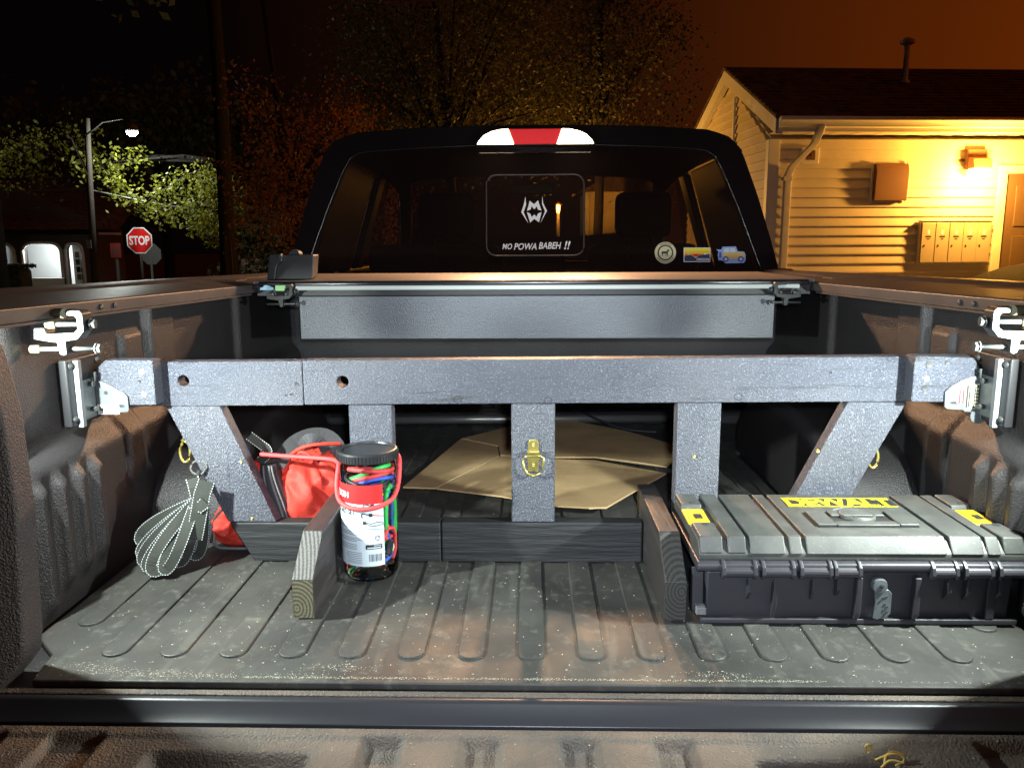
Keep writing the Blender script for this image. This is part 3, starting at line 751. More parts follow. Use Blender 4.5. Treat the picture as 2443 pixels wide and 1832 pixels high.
# ------------------------------------------------------------------ C-clamps holding the cover
def clamp_parts(root, s, x, y, z, k=1.0, caps=True):
    # profile in (x, z), millimetres scaled by k; jaw opens towards the wall
    def T(a, b_): return (x + s*a*k, z + b_*k)
    prof = [(0.000,0.0),(0.000,0.030),(-0.005,0.036),(-0.040,0.037),(-0.040,0.028),(-0.015,0.026),(-0.012,0.022),(-0.012,0.004),(-0.018,-0.002),(-0.066,-0.004),(-0.070,0.006),(-0.088,0.006),(-0.090,-0.014),(-0.066,-0.018),(-0.050,-0.020),(-0.047,-0.040),(-0.040,-0.043),(-0.034,-0.040),(-0.034,-0.018),(-0.012,-0.014)]
    MB().prism([T(a, b_) for a, b_ in prof], 'y', y-0.014*k, y+0.014*k).build('clamp_body', M['alu'], root, bev=0.0015*k)
    def bolt(za, a0, a1, r, name):
        p0 = Vector((x+s*a0*k, y-0.004, z+za*k)); p1 = Vector((x+s*a1*k, y+0.004, z+za*k))
        d = (p1-p0).normalized()
        b_ = MB().tube([p0, p1], r*k, 10).build(name, M['bolt'], root, smooth=True)
        MB().tube([p1, p1+d*0.007*k], r*2.0*k, 6).build('bolt_head', M['bolt'], b_)
        MB().tube([p1-d*0.0015*k, p1], r*2.3*k, 12).build('washer', M['zinc'], b_)
        if caps:
            MB().tube([p0-d*0.012*k, p0-d*0.010*k, p0+d*0.004*k, p0+d*0.006*k], [r*0.9*k, r*1.7*k, r*1.8*k, r*1.3*k], 12).build('end_cap', M['cap_y'], b_, smooth=True)
    bolt(0.011, -0.060, 0.004, 0.0042, 'upper_bolt')
    bolt(-0.032, -0.092, 0.010, 0.0042, 'lower_bolt')
    if caps:
        MB().tube([Vector((x+s*-0.049*k, y-0.010, z+0.0315*k)), Vector((x+s*-0.030*k, y-0.016, z+0.0315*k))], 0.0085*k, 12).build('end_cap', M['cap_y'], root)
for s, lb in ((-1, 'cast metal clamp under the rail nearest the tailgate, same side as the coiled leash'), (1, 'cast metal clamp under the rail nearest the tailgate, above the black toolbox')):
    c = thing('rail_clamp', lb, 'clamp', (s*0.80, 1.365, 0.46), group='metal clamps holding the bed cover rails')
    clamp_parts(c, -s, s*0.770, 1.365, 0.5165, 1.0)
for s, lb in ((-1, 'small metal clamp at the cab corner with blue and green tabs'), (1, 'small metal clamp below the pale seal at the cab corner, without tabs')):
    c = thing('rail_clamp', lb, 'clamp', (s*0.74, 2.325, 0.47), group='metal clamps holding the bed cover rails')
    clamp_parts(c, -s, s*0.693, 2.322, 0.5195, 0.86, caps=False)
    for dx in (0.058, 0.020):
        MB().tube([(s*(0.693+dx), 2.312, 0.516), (s*(0.693+dx+0.004), 2.318, 0.5295)], 0.0045, 8).build('upright_stud', M['bolt'], c, smooth=True)
    if s < 0:
        MB().prism([(-0.791, 0.5325), (-0.791, 0.5395), (-0.783, 0.5405), (-0.778, 0.5465), (-0.768, 0.5465), (-0.752, 0.5395), (-0.752, 0.5325)], 'y', 2.322, 2.3265).build('tab', M['tape_b'], c)
        MB().prism([(-0.739, 0.5315), (-0.739, 0.5470), (-0.710, 0.5470), (-0.714, 0.5315)], 'y', 2.300, 2.306).build('tab', M['tape_g'], c)

# black moulded catch standing on the rail corner
cs = thing('rail_catch', 'black moulded plastic catch standing on the rail corner beside the cab', 'catch', (-0.715, 2.41, 0.559))
MB().prism([(-0.782, 0.5592), (-0.775, 0.592), (-0.770, 0.629), (-0.768, 0.632), (-0.654, 0.634), (-0.6505, 0.630), (-0.657, 0.572), (-0.664, 0.5592)], 'y', 2.40, 2.46).build('case', M['black'], cs, bev=0.004)
MB().prism([(-0.788, 0.5592), (-0.778, 0.634), (-0.742, 0.637), (-0.739, 0.613), (-0.752, 0.606), (-0.759, 0.592), (-0.764, 0.5592)], 'y', 2.378, 2.399).build('lever', M['black'], cs, bev=0.003)
MB().lathe([(0.001, 0.0), (0.017, 0.0), (0.017, 0.035), (0.001, 0.035)], (-0.712, 2.41, 0.631), 16, 'y').build('pivot', M['black'], cs)
MB().tube([(-0.742, 2.376, 0.627), (-0.742, 2.370, 0.627)], 0.005, 8).build('screw', M['bolt'], cs)

# ------------------------------------------------------------------ lumber frame across the bed
TILT = 0.0053
fr = thing('lumber_divider', 'black painted lumber frame spanning the truck bed between its side walls', 'wood frame', (0, 1.60, 0.0))
YF, YB = 1.5856, 1.6236
def tz(x): return TILT*x
def beam(x0, x1, z0, z1, mat, name, y0=YF, y1=YB, holes=(), bev=0.003):
    o = MB().add([(x0,y0,z0+tz(x0)),(x1,y0,z0+tz(x1)),(x1,y1,z0+tz(x1)),(x0,y1,z0+tz(x0)),(x0,y0,z1+tz(x0)),(x1,y0,z1+tz(x1)),(x1,y1,z1+tz(x1)),(x0,y1,z1+tz(x0))],
                 [(0,3,2,1),(4,5,6,7),(0,1,5,4),(1,2,6,5),(2,3,7,6),(3,0,4,7)]).build(name, mat, fr)
    for (hx, hz, hr) in holes:
        cut = MB().lathe([(hr, -0.01), (hr, 0.06)], (hx, y0, hz), 20, 'y').build('cutter', mat)
        md = o.modifiers.new('hole', 'BOOLEAN'); md.object = cut; md.operation = 'DIFFERENCE'; md.solver = 'EXACT'
        bpy.context.view_layer.update()
        me = bpy.data.meshes.new_from_object(o.evaluated_get(bpy.context.evaluated_depsgraph_get()))
        o.modifiers.clear(); o.data = me; bpy.data.objects.remove(cut)
    md = o.modifiers.new('bev', 'BEVEL'); md.width = bev; md.segments = 2; md.limit_method = 'ANGLE'; md.angle_limit = R(40)
    return o
ZB0, ZB1 = 0.3425, 0.4335
tb1 = beam(-0.875, -0.4645, ZB0-0.001, ZB1-0.001, M['wood_x'], 'top_beam', holes=((-0.7091, 0.3897, 0.0115),))
tb2 = beam(-0.4636, 0.875, ZB0, ZB1, M['wood_x'], 'top_beam', holes=((-0.3831, 0.3876, 0.0120),))
def screw(x, y, z, parent, r=0.0050, mat='sticker_y'):
    o = MB().lathe([(0.0004, -0.0018), (0.0022, -0.0006), (r, -0.001), (r, 0.003)], (x, y, z), 14, 'y').build('screw_head', M[mat], parent)
    return o
def pock(x, z, r, parent, y=YF):
    # shallow knot or counterbore, dark ring
    MB().lathe([(r*0.45, -0.0006), (r, -0.0012), (r, 0.002)], (x, y, z), 14, 'y').build('plug', M['ink'], parent)
for (x, z, r) in ((-0.488, 0.362, 0.003), (-0.477, 0.383, 0.0035), (-0.500, 0.360, 0.002), (0.595, 0.405, 0.003)):
    pock(x, z, r, tb1 if x < -0.46 else tb2)
for (x, z) in ((0.033, 0.3495), (-0.15, 0.3515), (0.415, 0.357)):
    MB().tube([(x+0.0075*math.cos(t*PI/8), YF-0.0002, z+0.0075*math.sin(t*PI/8)) for t in range(16)], 0.0005, 5, True).build('knot_ring', M['ink'], tb2)
# bottom beam in three lengths between the stop boards
def lowseg(pts, name='bottom_beam'):
    return MB().prism(pts, 'y', YF+0.002, YB).build(name, M['wood_rough'], fr, bev=0.004)
lb1 = lowseg([(-0.587, 0.0015), (-0.4275, 0.0015), (-0.4275, 0.0885), (-0.636, 0.0885)])
lb2 = lowseg([(-0.3845, 0.0015), (-0.1905, 0.0015), (-0.1905, 0.0895), (-0.3845, 0.0895)])
lb3 = lowseg([(-0.1895, 0.0015), (0.2305, 0.0015), (0.2305, 0.0905), (-0.1895, 0.0905)])
lb4 = lowseg([(0.2735, 0.0015), (0.587, 0.0015), (0.636, 0.0905), (0.2735, 0.0905)])
# posts
def post(x0, x1, z0, z1):
    return MB().box(x0, x1, YF+0.0006, YB-0.001, z0, z1).build('post', M['wood_z'], fr, bev=0.003)
post(-0.3735, -0.2845, 0.0895, ZB0-0.003)
pm_ = post(-0.0415, 0.0475, 0.0910, ZB0-0.0005)
pr_ = post(0.2935, 0.3825, 0.0910, ZB0+0.0012)
# diagonal braces
def brace(xt0, xt1, xb0, xb1, zt, zb):
    return MB().prism([(xb0, zb), (xb1, zb), (xt1, zt), (xt0, zt)], 'y', YF+0.0008, YB-0.001).build('brace', M['wood_z'], fr, bev=0.003)
br1 = brace(-0.750, -0.638, -0.637, -0.535, ZB0-0.0055, 0.0893)
br2 = brace(0.634, 0.7515, 0.512, 0.625, ZB0+0.0025, 0.0912)
# mounting blocks with cut corners, screwed in front of the beam ends
def block(s, pts, name='mounting_block'):
    return MB().prism([(s*x, z) for x, z in pts], 'y', 1.5475, YF-0.0004).build(name, M['wood_x'], fr, bev=0.003)
bk1 = block(-1, [(0.7505, 0.3470), (0.8705, 0.3470), (0.8705, 0.400), (0.868, 0.418), (0.8470, 0.4380), (0.7505, 0.4375)])
bk2 = block(1, [(0.7410, 0.3530), (0.8705, 0.3520), (0.8705, 0.408), (0.866, 0.424), (0.8540, 0.4400), (0.7410, 0.4435)])
screw(-0.773, 1.5468, 0.4148, bk1); screw(-0.7726, 1.5468, 0.3699, bk1)
MB().lathe([(0.0004, -0.0006), (0.0032, -0.0012), (0.0032, 0.003)], (-0.781, 1.5472, 0.395), 10, 'y').build('plug', M['ink'], bk1)
screw(0.766, 1.5468, 0.3995, bk2)
for (x, z, r) in ((0.769, 0.4265, 0.0065), (0.764, 0.3800, 0.0058), (0.803, 0.431, 0.0045)):
    MB().lathe([(0.0004, -0.0006), (r, -0.0012), (r, 0.003)], (x, 1.5472, z), 12, 'y').build('plug', M['ink'], bk2)
for (x, z, p_) in ((-0.601, 0.221, br1), (0.580, 0.245, br2), (0.331, 0.233, pr_), (-0.586, 0.098, br1)):
    screw(x, YF-0.0002, z, p_, 0.0032, 'brass')
# galvanised brackets tying the blocks to the wall plates
def bracket(s, pts, flange):
    o = MB().prism([(s*x, z) for x, z in pts], 'y', 1.5425, 1.5452).build('bracket', M['zinc'], fr, bev=0.0008)
    MB().box(*(sorted((s*0.8715, s*0.8685))), 1.50, 1.5424, flange[0], flange[1]).build('bracket_flange', M['zinc'], o)
    MB().tube([(s*0.866, 1.523, flange[1]-0.01), (s*0.858, 1.523, flange[1]-0.01)], 0.0055, 6).build('bolt_head', M['bolt'], o)
    MB().tube([(s*0.866, 1.523, flange[0]+0.018), (s*0.856, 1.523, flange[0]+0.018)], 0.0055, 6).build('bolt_head', M['bolt'], o)
    MB().tube([(s*0.862, 1.532, flange[1]-0.006), (s*0.860, 1.532, flange[1]+0.012)], 0.003, 8).build('stud', M['bolt'], o)
    return o
bl1 = bracket(-1, [(0.868, 0.3275), (0.8375, 0.3305), (0.8365, 0.3335), (0.8065, 0.3340), (0.8040, 0.3385), (0.8045, 0.3660), (0.8130, 0.3740), (0.8300, 0.3840), (0.8480, 0.3935), (0.868, 0.4000)], (0.3275, 0.405))
bl2 = bracket(1, [(0.868, 0.3330), (0.8420, 0.3345), (0.8405, 0.3380), (0.8085, 0.3400), (0.8030, 0.3450), (0.8020, 0.3735), (0.8130, 0.3850), (0.8300, 0.3960), (0.8480, 0.4030), (0.868, 0.4060)], (0.331, 0.409))
def dark_spot(x, z, rx, rz_, parent):
    MB().add([(x+rx*math.copysign(abs(math.cos(2*PI*k/16))**0.6, math.cos(2*PI*k/16)), 1.5421, z+rz_*math.sin(2*PI*k/16)) for k in range(16)], [tuple(range(16))]).build('slot', M['ink'], parent)
dark_spot(-0.8470, 0.3735, 0.0038, 0.0038, bl1); dark_spot(-0.8210, 0.3465, 0.0095, 0.0028, bl1); dark_spot(0.8215, 0.3525, 0.0085, 0.0024, bl2)
st = MB().box(-0.866, -0.8230, 1.5418, 1.5423, 0.3300, 0.3500).build('sticker', M['sticker'], bl1)
x = -0.862
for w_ in (1,2,1,3,1,1,2,1,1,3,2,1,2,1,3,1,1,2):
    MB().box(x, x+0.00055*w_, 1.5414, 1.5417, 0.3365, 0.3460).build('barcode_bar', M['ink'], st); x += 0.00055*w_+0.0007
MB().box(-0.862, -0.832, 1.5414, 1.5417, 0.3320, 0.3330).build('print_line', M['grey_ink'], st)
MB().box(-0.858, -0.828, 1.5414, 1.5417, 0.3478, 0.3488).build('print_line', M['grey_ink'], st)
st = MB().box(0.8405, 0.8665, 1.5418, 1.5423, 0.3400, 0.3900).build('sticker', M['sticker_y'], bl2)
for k in range(5):
    MB().box(0.8420+k*0.0050, 0.8420+k*0.0050+(0.0030 if k % 2 else 0.0042), 1.5414, 1.5417, 0.3425+0.0015*(k % 3), 0.3875-0.004*(k % 2)).build('print_block', M['ink'] if k != 2 else M['grey_ink'], st)
for k in range(6):
    MB().box(0.8590, 0.8650, 1.5410, 1.5413, 0.346+k*0.0065, 0.349+k*0.0065).build('print_line', M['sticker_y'], st)
for k in range(4):
    MB().box(0.826+k*0.0035, 0.8275+k*0.0035, 1.5418, 1.5423, 0.352, 0.382-0.004*(k % 2)).build('print_line', M['red_ink'] if k % 2 else M['sticker'], bl2)
MB().lathe([(0.004, 0.0), (0.016, 0.0), (0.016, 0.002), (0.004, 0.002)], (0.868, 1.538, 0.328), 20, 'y').build('fender_washer', M['zinc'], fr)
# ring anchor on the middle post
an = MB().prism([(-0.0065, 0.2005), (0.0135, 0.2005), (0.0165, 0.2330), (0.0140, 0.2400), (0.0140, 0.2620), (0.0105, 0.2680), (-0.0035, 0.2680), (-0.0070, 0.2620), (-0.0070, 0.2400), (-0.0095, 0.2330)], 'y', YF-0.0025, YF-0.0002).build('ring_anchor', M['brass'], fr, bev=0.0008)
MB().tube([(-0.0095, YF-0.006, 0.2360), (0.0165, YF-0.006, 0.2360), (0.0245, YF-0.0085, 0.2310), (0.0235, YF-0.009, 0.2120), (0.0165, YF-0.009, 0.1990), (0.0035, YF-0.009, 0.1935), (-0.0095, YF-0.009, 0.1990), (-0.0165, YF-0.009, 0.2120), (-0.0175, YF-0.0085, 0.2310)], 0.0026, 8, True).build('ring', M['brass'], an, smooth=True)
MB().box(-0.0085, 0.0155, YF-0.0095, YF-0.0026, 0.2395, 0.2455).build('hinge_strap', M['brass'], an, bev=0.001)
for zz in (0.2165, 0.2590):
    screw(0.0035, YF-0.0030, zz, an, 0.0048, 'brass')
# stop boards running fore and aft
def stop(xc, y1, label, m_front, m_low):
    hw = 0.0195
    prof = [(1.3206, 0.0055), (y1, 0.0055), (y1, 0.140), (1.404, 0.140), (1.3206, 0.0785)]
    o = MB().prism(prof, 'x', xc-hw, xc+hw).build('stop_board', M['wood_y'], fr, bev=0.0025)
    tag(o, label)
    # end faces laid 0.6 mm proud
    n = Vector((0, -(0.140-0.0785), (1.404-1.3206))).normalized()
    d = n*0.0006
    MB().add([Vector((xc-hw+0.0015, 1.3206, 0.0785))+d, Vector((xc+hw-0.0015, 1.3206, 0.0785))+d, Vector((xc+hw-0.0015, 1.402, 0.1385))+d, Vector((xc-hw+0.0015, 1.402, 0.1385))+d], [(0,1,2,3)]).build('sloped_end', m_front, o)
    MB().add([(xc-hw+0.0015, 1.3200, 0.007), (xc+hw-0.0015, 1.3200, 0.007), (xc+hw-0.0015, 1.3200, 0.0782), (xc-hw+0.0015, 1.3200, 0.0782)], [(0,1,2,3)]).build('end_grain', m_low, o)
stop(-0.4055, 1.640, 'stop board with bare streaked end grain beside the jar', M['end_grey'], M['end_raw'])
stop(0.2520, 1.700, 'stop board with dark end beside the toolbox', M['end_dark'], M['end_dark'])
# brass lashing rings behind the braces
for (x, y, z) in ((-0.742, 1.645, 0.278), (0.716, 1.645, 0.268)):
    s = -1 if x < 0 else 1
    la = MB().tube([(x, y, z), (x-s*0.004, y-0.004, z-0.014), (x+s*0.004, y-0.004, z-0.026), (x+s*0.002, y, z-0.032)], 0.0035, 8).build('lashing_hook', M['brass'], fr, smooth=True)
    MB().tube([(x+0.011*math.sin(t*PI/8), y-0.002+0.003*math.cos(t*PI/8), z-0.052+0.022*math.cos(t*PI/8)) for t in range(16)], 0.0032, 8, True).build('ring', M['brass'], la, smooth=True)

# ------------------------------------------------------------------ jar of elastic cords
JX, JY, JR = -0.3245, 1.5235, 0.0555
jar = thing('cord_jar', 'clear plastic jar of coloured elastic cords with black lid and paper label', 'jar', (JX, JY, 0.0052))
MB().lathe([(0.001, 0.0055), (0.044, 0.0055), (0.050, 0.009), (0.0545, 0.018), (0.0545, 0.030), (JR, 0.036), (JR, 0.225), (0.053, 0.238), (0.051, 0.244)], (JX, JY, 0), 40).build('jar_wall', M['jar'], jar, smooth=True)
lidp = [(0.001, 0.2465), (0.0585, 0.2465), (0.0605, 0.2485), (0.0605, 0.2625), (0.0585, 0.2655), (0.0545, 0.2665), (0.0515, 0.2660), (0.0505, 0.2635), (0.001, 0.2635)]
ld_ = MB().lathe(lidp, (JX, JY, 0), 48).build('lid', M['lid'], jar, smooth=False)
for k in range(60):
    t = 2*PI*k/60
    if math.cos(t+PI/2) < -0.2 or True:
        if -math.sin(t) < -0.3: continue
        c_, s_ = math.cos(t), math.sin(t)
        MB().box(-0.0008, 0.0008, 0.0604, 0.0614, 0.2490, 0.2620).xf(Matrix.Translation((JX, JY, 0)) @ Matrix.Rotation(t-PI/2, 4, 'Z')).build('grip_ridge', M['lid'], ld_)
def wrap(phi, z, r=JR+0.0008):
    t = R(phi); return (JX + r*math.sin(t), JY - r*math.cos(t), z)
def arc_strip(name, p0, p1, z0, z1, r, mat, parent):
    n = max(1, int(abs(p1-p0)/4))
    return MB().grid(lambda u, v: wrap(p0+(p1-p0)*u, z0+(z1-z0)*v, r), n, 1).build(name, mat, parent, recalc=False, smooth=True)
lab = arc_strip('label', -112, 40, 0.042, 0.168, JR+0.0008, M['label'], jar)
arc_strip('label_band', -112, 39.5, 0.1682, 0.206, JR+0.0008, M['red_ink'], lab)
def wrap_text(body, phi, z, h, deg, mat, parent, bold=0.0, shear=0.0):
    vs, fs = text_vf(body, 1.0, shear, bold)
    mnx = min(v.x for v in vs); mxx = max(v.x for v in vs); mny = min(v.y for v in vs); mxy = max(v.y for v in vs)
    MB().add([wrap(phi+(v.x-mnx)/(mxx-mnx)*deg, z+(v.y-mny)/(mxy-mny)*h, JR+0.0013) for v in vs], fs).build('lettering', mat, parent, recalc=False)
wrap_text('UGH', -70, 0.1790, 0.0125, 38, M['white_ink'], lab, 0.03)
wrap_text('CORD SET', -72, 0.1460, 0.0100, 56, M['ink'], lab, 0.03, 0.15)
arc_strip('print_line', -52, -24, 0.1395, 0.1415, JR+0.0012, M['grey_ink'], lab)
for k in range(17):
    z_ = 0.1285 - k*0.0033
    a0, a1 = -78, -2 + 4*math.sin(k*2.1)
    if k > 10: a0, a1 = -78, -16
    if k in (4, 8, 12): continue
    arc_strip('print_line', a0, a1, z_, z_+0.0014, JR+0.0012, M['grey_ink'], lab)
for k in range(7):
    arc_strip('print_line', -42+2*math.sin(k), -6, 0.0475+k*0.0036, 0.0489+k*0.0036, JR+0.0012, M['grey_ink'], lab)
arc_strip('print_block', 2, 35, 0.077, 0.0865, JR+0.0012, M['ink'], lab)
arc_strip('print_line', 18, 33, 0.0835, 0.0848, JR+0.0015, M['label'], lab)
arc_strip('print_line', 5, 32, 0.0790, 0.0812, JR+0.0015, M['label'], lab)
for k, w_ in enumerate((2,1,1,3,1,2,1,1,3,1,2,1,1,2,1,3)):
    arc_strip('barcode_bar', 8+k*1.6, 8+k*1.6+0.45*w_, 0.0520, 0.0670, JR+0.0012, M['ink'], lab)
def wrap_tube(name, pts, r, mat, parent):
    MB().tube([wrap(p, z, JR+0.0014) for p, z in pts], r, 5).build(name, mat, parent, smooth=True)
def hookprint(p, z, mat2):
    wrap_tube('hook_print', [(p-14+2, z-0.006), (p-15, z-0.003), (p-14, z+0.002), (p-11, z+0.0035), (p-8, z+0.0025), (p, z)], 0.0011, M['ink'], lab)
    arc_strip('hook_print', p, p+7, z-0.004, z+0.003, JR+0.0013, M['ink'], lab)
    wrap_tube('cord_print', [(p+7, z-0.0005), (p+20, z-0.003), (39, z-0.005)], 0.0009, mat2, lab)
hookprint(10, 0.147, M['red_ink']); hookprint(14, 0.1655, M['dblue_p'])
arc_strip('hook_print', -2, 4, 0.128, 0.1345, JR+0.0013, M['ink'], lab)
wrap_tube('cord_print', [(4, 0.132), (14, 0.129), (26, 0.1315), (39, 0.128)], 0.0007, M['ink'], lab)
wrap_tube('cord_print', [(4, 0.130), (14, 0.124), (26, 0.1245), (39, 0.1255)], 0.0007, M['ink'], lab)
wrap_tube('cord_print', [(0, 0.121), (10, 0.120), (24, 0.117), (39, 0.1155)], 0.0006, M['grey_ink'], lab)
for k in range(3):
    a = 2*PI*k/3
    wrap_tube('recycle_print', [(26+4*math.cos(a+q*0.5), 0.099+0.0045*math.sin(a+q*0.5)) for q in range(4)], 0.0007, M['ink'], lab)
# cords coiled inside: each a thing of its own
def coil(name, label, mat, z0, z1, turns, r0, ph, wob, rad=0.0042, group='elastic cords packed inside the jar'):
    n = int(turns*26); P = []
    for i in range(n+1):
        f = i/n; t = ph + f*turns*2*PI
        rr = r0 + 0.006*math.sin(3*t*0.37+ph)
        P.append((JX+rr*math.cos(t), JY+rr*math.sin(t), z0+(z1-z0)*f + wob*math.sin(t*1.3+ph)))
    o = MB().tube(P, rad, 7).build(name, mat, None, smooth=True)
    return tag(o, label, 'elastic cord', group)
coil('elastic_cord', 'red elastic cord coiled near the top of the clear jar', M['c_red'], 0.205, 0.232, 2.2, 0.043, 0.3, 0.006, 0.0048)
coil('elastic_cord', 'green elastic cord coiled under the lid of the clear jar', M['c_green'], 0.196, 0.234, 1.6, 0.040, 5.0, 0.010, 0.0048)
coil('elastic_cord', 'black elastic cord coiled behind the red label band in the jar', M['c_black'], 0.188, 0.214, 2.0, 0.042, 2.0, 0.008)
coil('elastic_cord', 'blue elastic cord coiled at the upper side of the jar', M['c_blue'], 0.165, 0.214, 1.3, 0.045, 5.6, 0.012)
coil('elastic_cord', 'red elastic cord coiled in the middle of the jar behind the label', M['c_red'], 0.06, 0.17, 3.4, 0.040, 1.0, 0.006, 0.0046)
coil('elastic_cord', 'green elastic cord coiled through the middle of the jar', M['c_green'], 0.05, 0.18, 3.0, 0.034, 3.1, 0.008, 0.0046)
def strand(label, mat, pts, rad=0.0042):
    Q = []
    for i in range(len(pts)-1):
        for k in range(6):
            f = k/6; a, b_ = pts[i], pts[i+1]
            Q.append((a[0]+(b_[0]-a[0])*f, a[1]+(b_[1]-a[1])*f, a[2] if False else a[2]+(b_[2]-a[2])*f))
    Q.append(pts[-1])
    P = [(JX+q[2]*math.sin(R(q[0])), JY-q[2]*math.cos(R(q[0])), q[1]) for q in Q]
    tag(MB().tube(P, rad, 7).build('elastic_cord', mat, None, smooth=True), label, 'elastic cord', 'elastic cords packed inside the jar')
strand('green elastic cord looped upright beside the label edge in the jar', M['c_green'], [(52, 0.10, 0.048), (50, 0.14, 0.050), (54, 0.185, 0.050), (68, 0.196, 0.049), (80, 0.18, 0.050), (84, 0.13, 0.050), (78, 0.10, 0.049)], 0.0046)
strand('green elastic cord standing outermost at the jar side', M['c_green'], [(98, 0.17, 0.049), (94, 0.14, 0.050), (90, 0.10, 0.050), (92, 0.085, 0.048)], 0.0046)
strand('blue elastic cord standing between the green loops in the jar', M['c_blue'], [(62, 0.19, 0.048), (68, 0.165, 0.051), (66, 0.13, 0.051), (70, 0.10, 0.049)], 0.0042)
strand('red elastic cord bent into an arch low in the jar', M['c_red'], [(44, 0.092, 0.050), (52, 0.112, 0.051), (70, 0.108, 0.051), (80, 0.090, 0.051), (78, 0.060, 0.051), (66, 0.045, 0.050)], 0.0048)
strand('blue elastic cord stub low behind the label edge', M['c_blue'], [(44, 0.046, 0.050), (54, 0.050, 0.050), (66, 0.054, 0.049), (62, 0.085, 0.047), (58, 0.098, 0.047)], 0.0040)
strand('black ribbed hook end low in the jar', M['c_black'], [(54, 0.056, 0.048), (60, 0.070, 0.048), (64, 0.086, 0.048)], 0.0080)
strand('white hook end lying low in the jar', M['sticker'], [(50, 0.058, 0.044), (70, 0.064, 0.046), (76, 0.072, 0.046)], 0.0070)

# red cord tied round the jar and back to the brace
P = [(-0.575, 1.630, 0.2245), (-0.52, 1.612, 0.2255), (-0.46, 1.592, 0.2275), (-0.408, 1.572, 0.230), (-0.388, 1.548, 0.230)]
RR = 0.0625
for phi, z_ in ((-100, 0.222), (-88, 0.205), (-74, 0.183), (-58, 0.170), (-36, 0.163), (-12, 0.1600), (12, 0.1605), (36, 0.1640), (58, 0.1720), (74, 0.186), (84, 0.206), (92, 0.228), (100, 0.240), (118, 0.2440)):
    t = R(phi); P.append((JX+RR*math.sin(t), JY-RR*math.cos(t), z_))
P.append((-0.279, 1.580, 0.2425))
# smooth the path
def chaikin(P, n=2):
    P = [Vector(p) for p in P]
    for _ in range(n):
        Q = [P[0]]
        for a, b_ in zip(P, P[1:]): Q += [a.lerp(b_, 0.25), a.lerp(b_, 0.75)]
        Q.append(P[-1]); P = Q
    return P
tag(MB().tube(chaikin(P), 0.0047, 8).build('tie_cord', M['c_red'], None, smooth=True), 'long red elastic cord tied round the outside of the jar and back to the frame', 'elastic cord')

# ------------------------------------------------------------------ coiled leash
ls = thing('coiled_leash', 'coiled grey webbing leash with reflective stitching hanging beside the wheel housing', 'leash', (-0.74, 1.55, 0.002))
stitch_pts = []
def ribbon(path, width, facing, name='webbing_loop', parent=ls, mat='web'):
    P = [Vector(p) for p in path]; b_ = MB(); n = len(P); L_ = []; R_ = []; T_ = []
    for i in range(n):
        t = (P[min(n-1, i+1)]-P[max(0, i-1)]).normalized()
        w = t.cross(facing[i] if isinstance(facing, list) else facing).normalized()*width*0.5
        nn = w.cross(t).normalized()*0.0009
        L_.append(P[i]-w); R_.append(P[i]+w); T_.append(nn)
    rings = [[L_[i]-T_[i], R_[i]-T_[i], R_[i]+T_[i], L_[i]+T_[i]] for i in range(n)]
    o = b_.loft(rings).build(name, M[mat], parent, smooth=False)
    if mat != 'web': return o
    # dashes along both edges
    d_ = MB()
    for E in (L_, R_):
        acc = 0.0
        for i in range(n-1):
            a, c2 = E[i], E[i+1]; ctr = (P[i]+P[i+1])/2
            seg = (c2-a); ln = seg.length; k = 0.0
            while acc < ln:
                f = acc/ln; q = a.lerp(c2, f)*0.90 + (P[i].lerp(P[i+1], f))*0.10
                t = seg.normalized(); wv = (P[i]-a).normalized()*0.0007; nv = T_[i].normalized()*0.0014
                h = t*0.0013
                d_.add([q-h-wv-nv, q+h-wv-nv, q+h+wv-nv, q-h+wv-nv, q-h-wv+nv, q+h-wv+nv, q+h+wv+nv, q-h+wv+nv],
                       [(0,3,2,1),(4,5,6,7),(0,1,5,4),(1,2,6,5),(2,3,7,6),(3,0,4,7)])
                acc += 0.0054
            acc -= ln
    st_ = d_.build('stitching', M['stitch'], o, recalc=False); st_['kind'] = 'stuff'
    return o
def teardrop(P0, E, w, side=1, n=36, ybow=0.01):
    P0, E = Vector(P0), Vector(E); ax = (E-P0); L_ = ax.length; d = ax/L_
    sd = Vector((d.z, 0, -d.x))*side; pts = []
    for i in range(n+1):
        f = i/n; t = 2*PI*f
        a = (1-math.cos(t))/2; b_ = math.sin(t)*w*(0.35+0.65*a)
        pts.append(P0 + ax*a + sd*b_ + Vector((0, -ybow*math.sin(PI*f)-0.004*math.sin(t), 0)))
    return pts
CF = Vector((0.35, -0.9, 0.25)).normalized()
top = (-0.688, 1.553, 0.142)
def twist(n, a=0.5, ph=0.0):
    a *= 0.3
    return [(CF + Vector((math.sin(k*0.35+ph)*a, 0, math.cos(k*0.27+ph)*a*0.8))).normalized() for k in range(n)]
for (ex_, ey_, ez_, w_, sd_, bw_, ph_) in ((-0.812, 1.556, 0.058, 0.022, 1, -0.004, 0.0), (-0.806, 1.550, 0.036, 0.015, -1, 0.004, 2.2), (-0.794, 1.542, 0.024, 0.021, 1, 0.012, 1.0),
                                          (-0.779, 1.532, 0.021, 0.014, -1, 0.020, 3.0), (-0.758, 1.524, 0.019, 0.020, 1, 0.030, 1.2), (-0.735, 1.524, 0.022, 0.013, -1, 0.030, 4.0), (-0.714, 1.534, 0.030, 0.014, 1, 0.018, 4.6)):
    ribbon(teardrop(top, (ex_, ey_, ez_), w_, sd_, ybow=bw_), 0.0235, twist(37, 0.6, ph_))
ribbon(teardrop((-0.676, 1.560, 0.14), (-0.700, 1.560, 0.026), 0.016, -1, ybow=0.0), 0.023, Vector((0.5, -0.8, 0.1)).normalized())
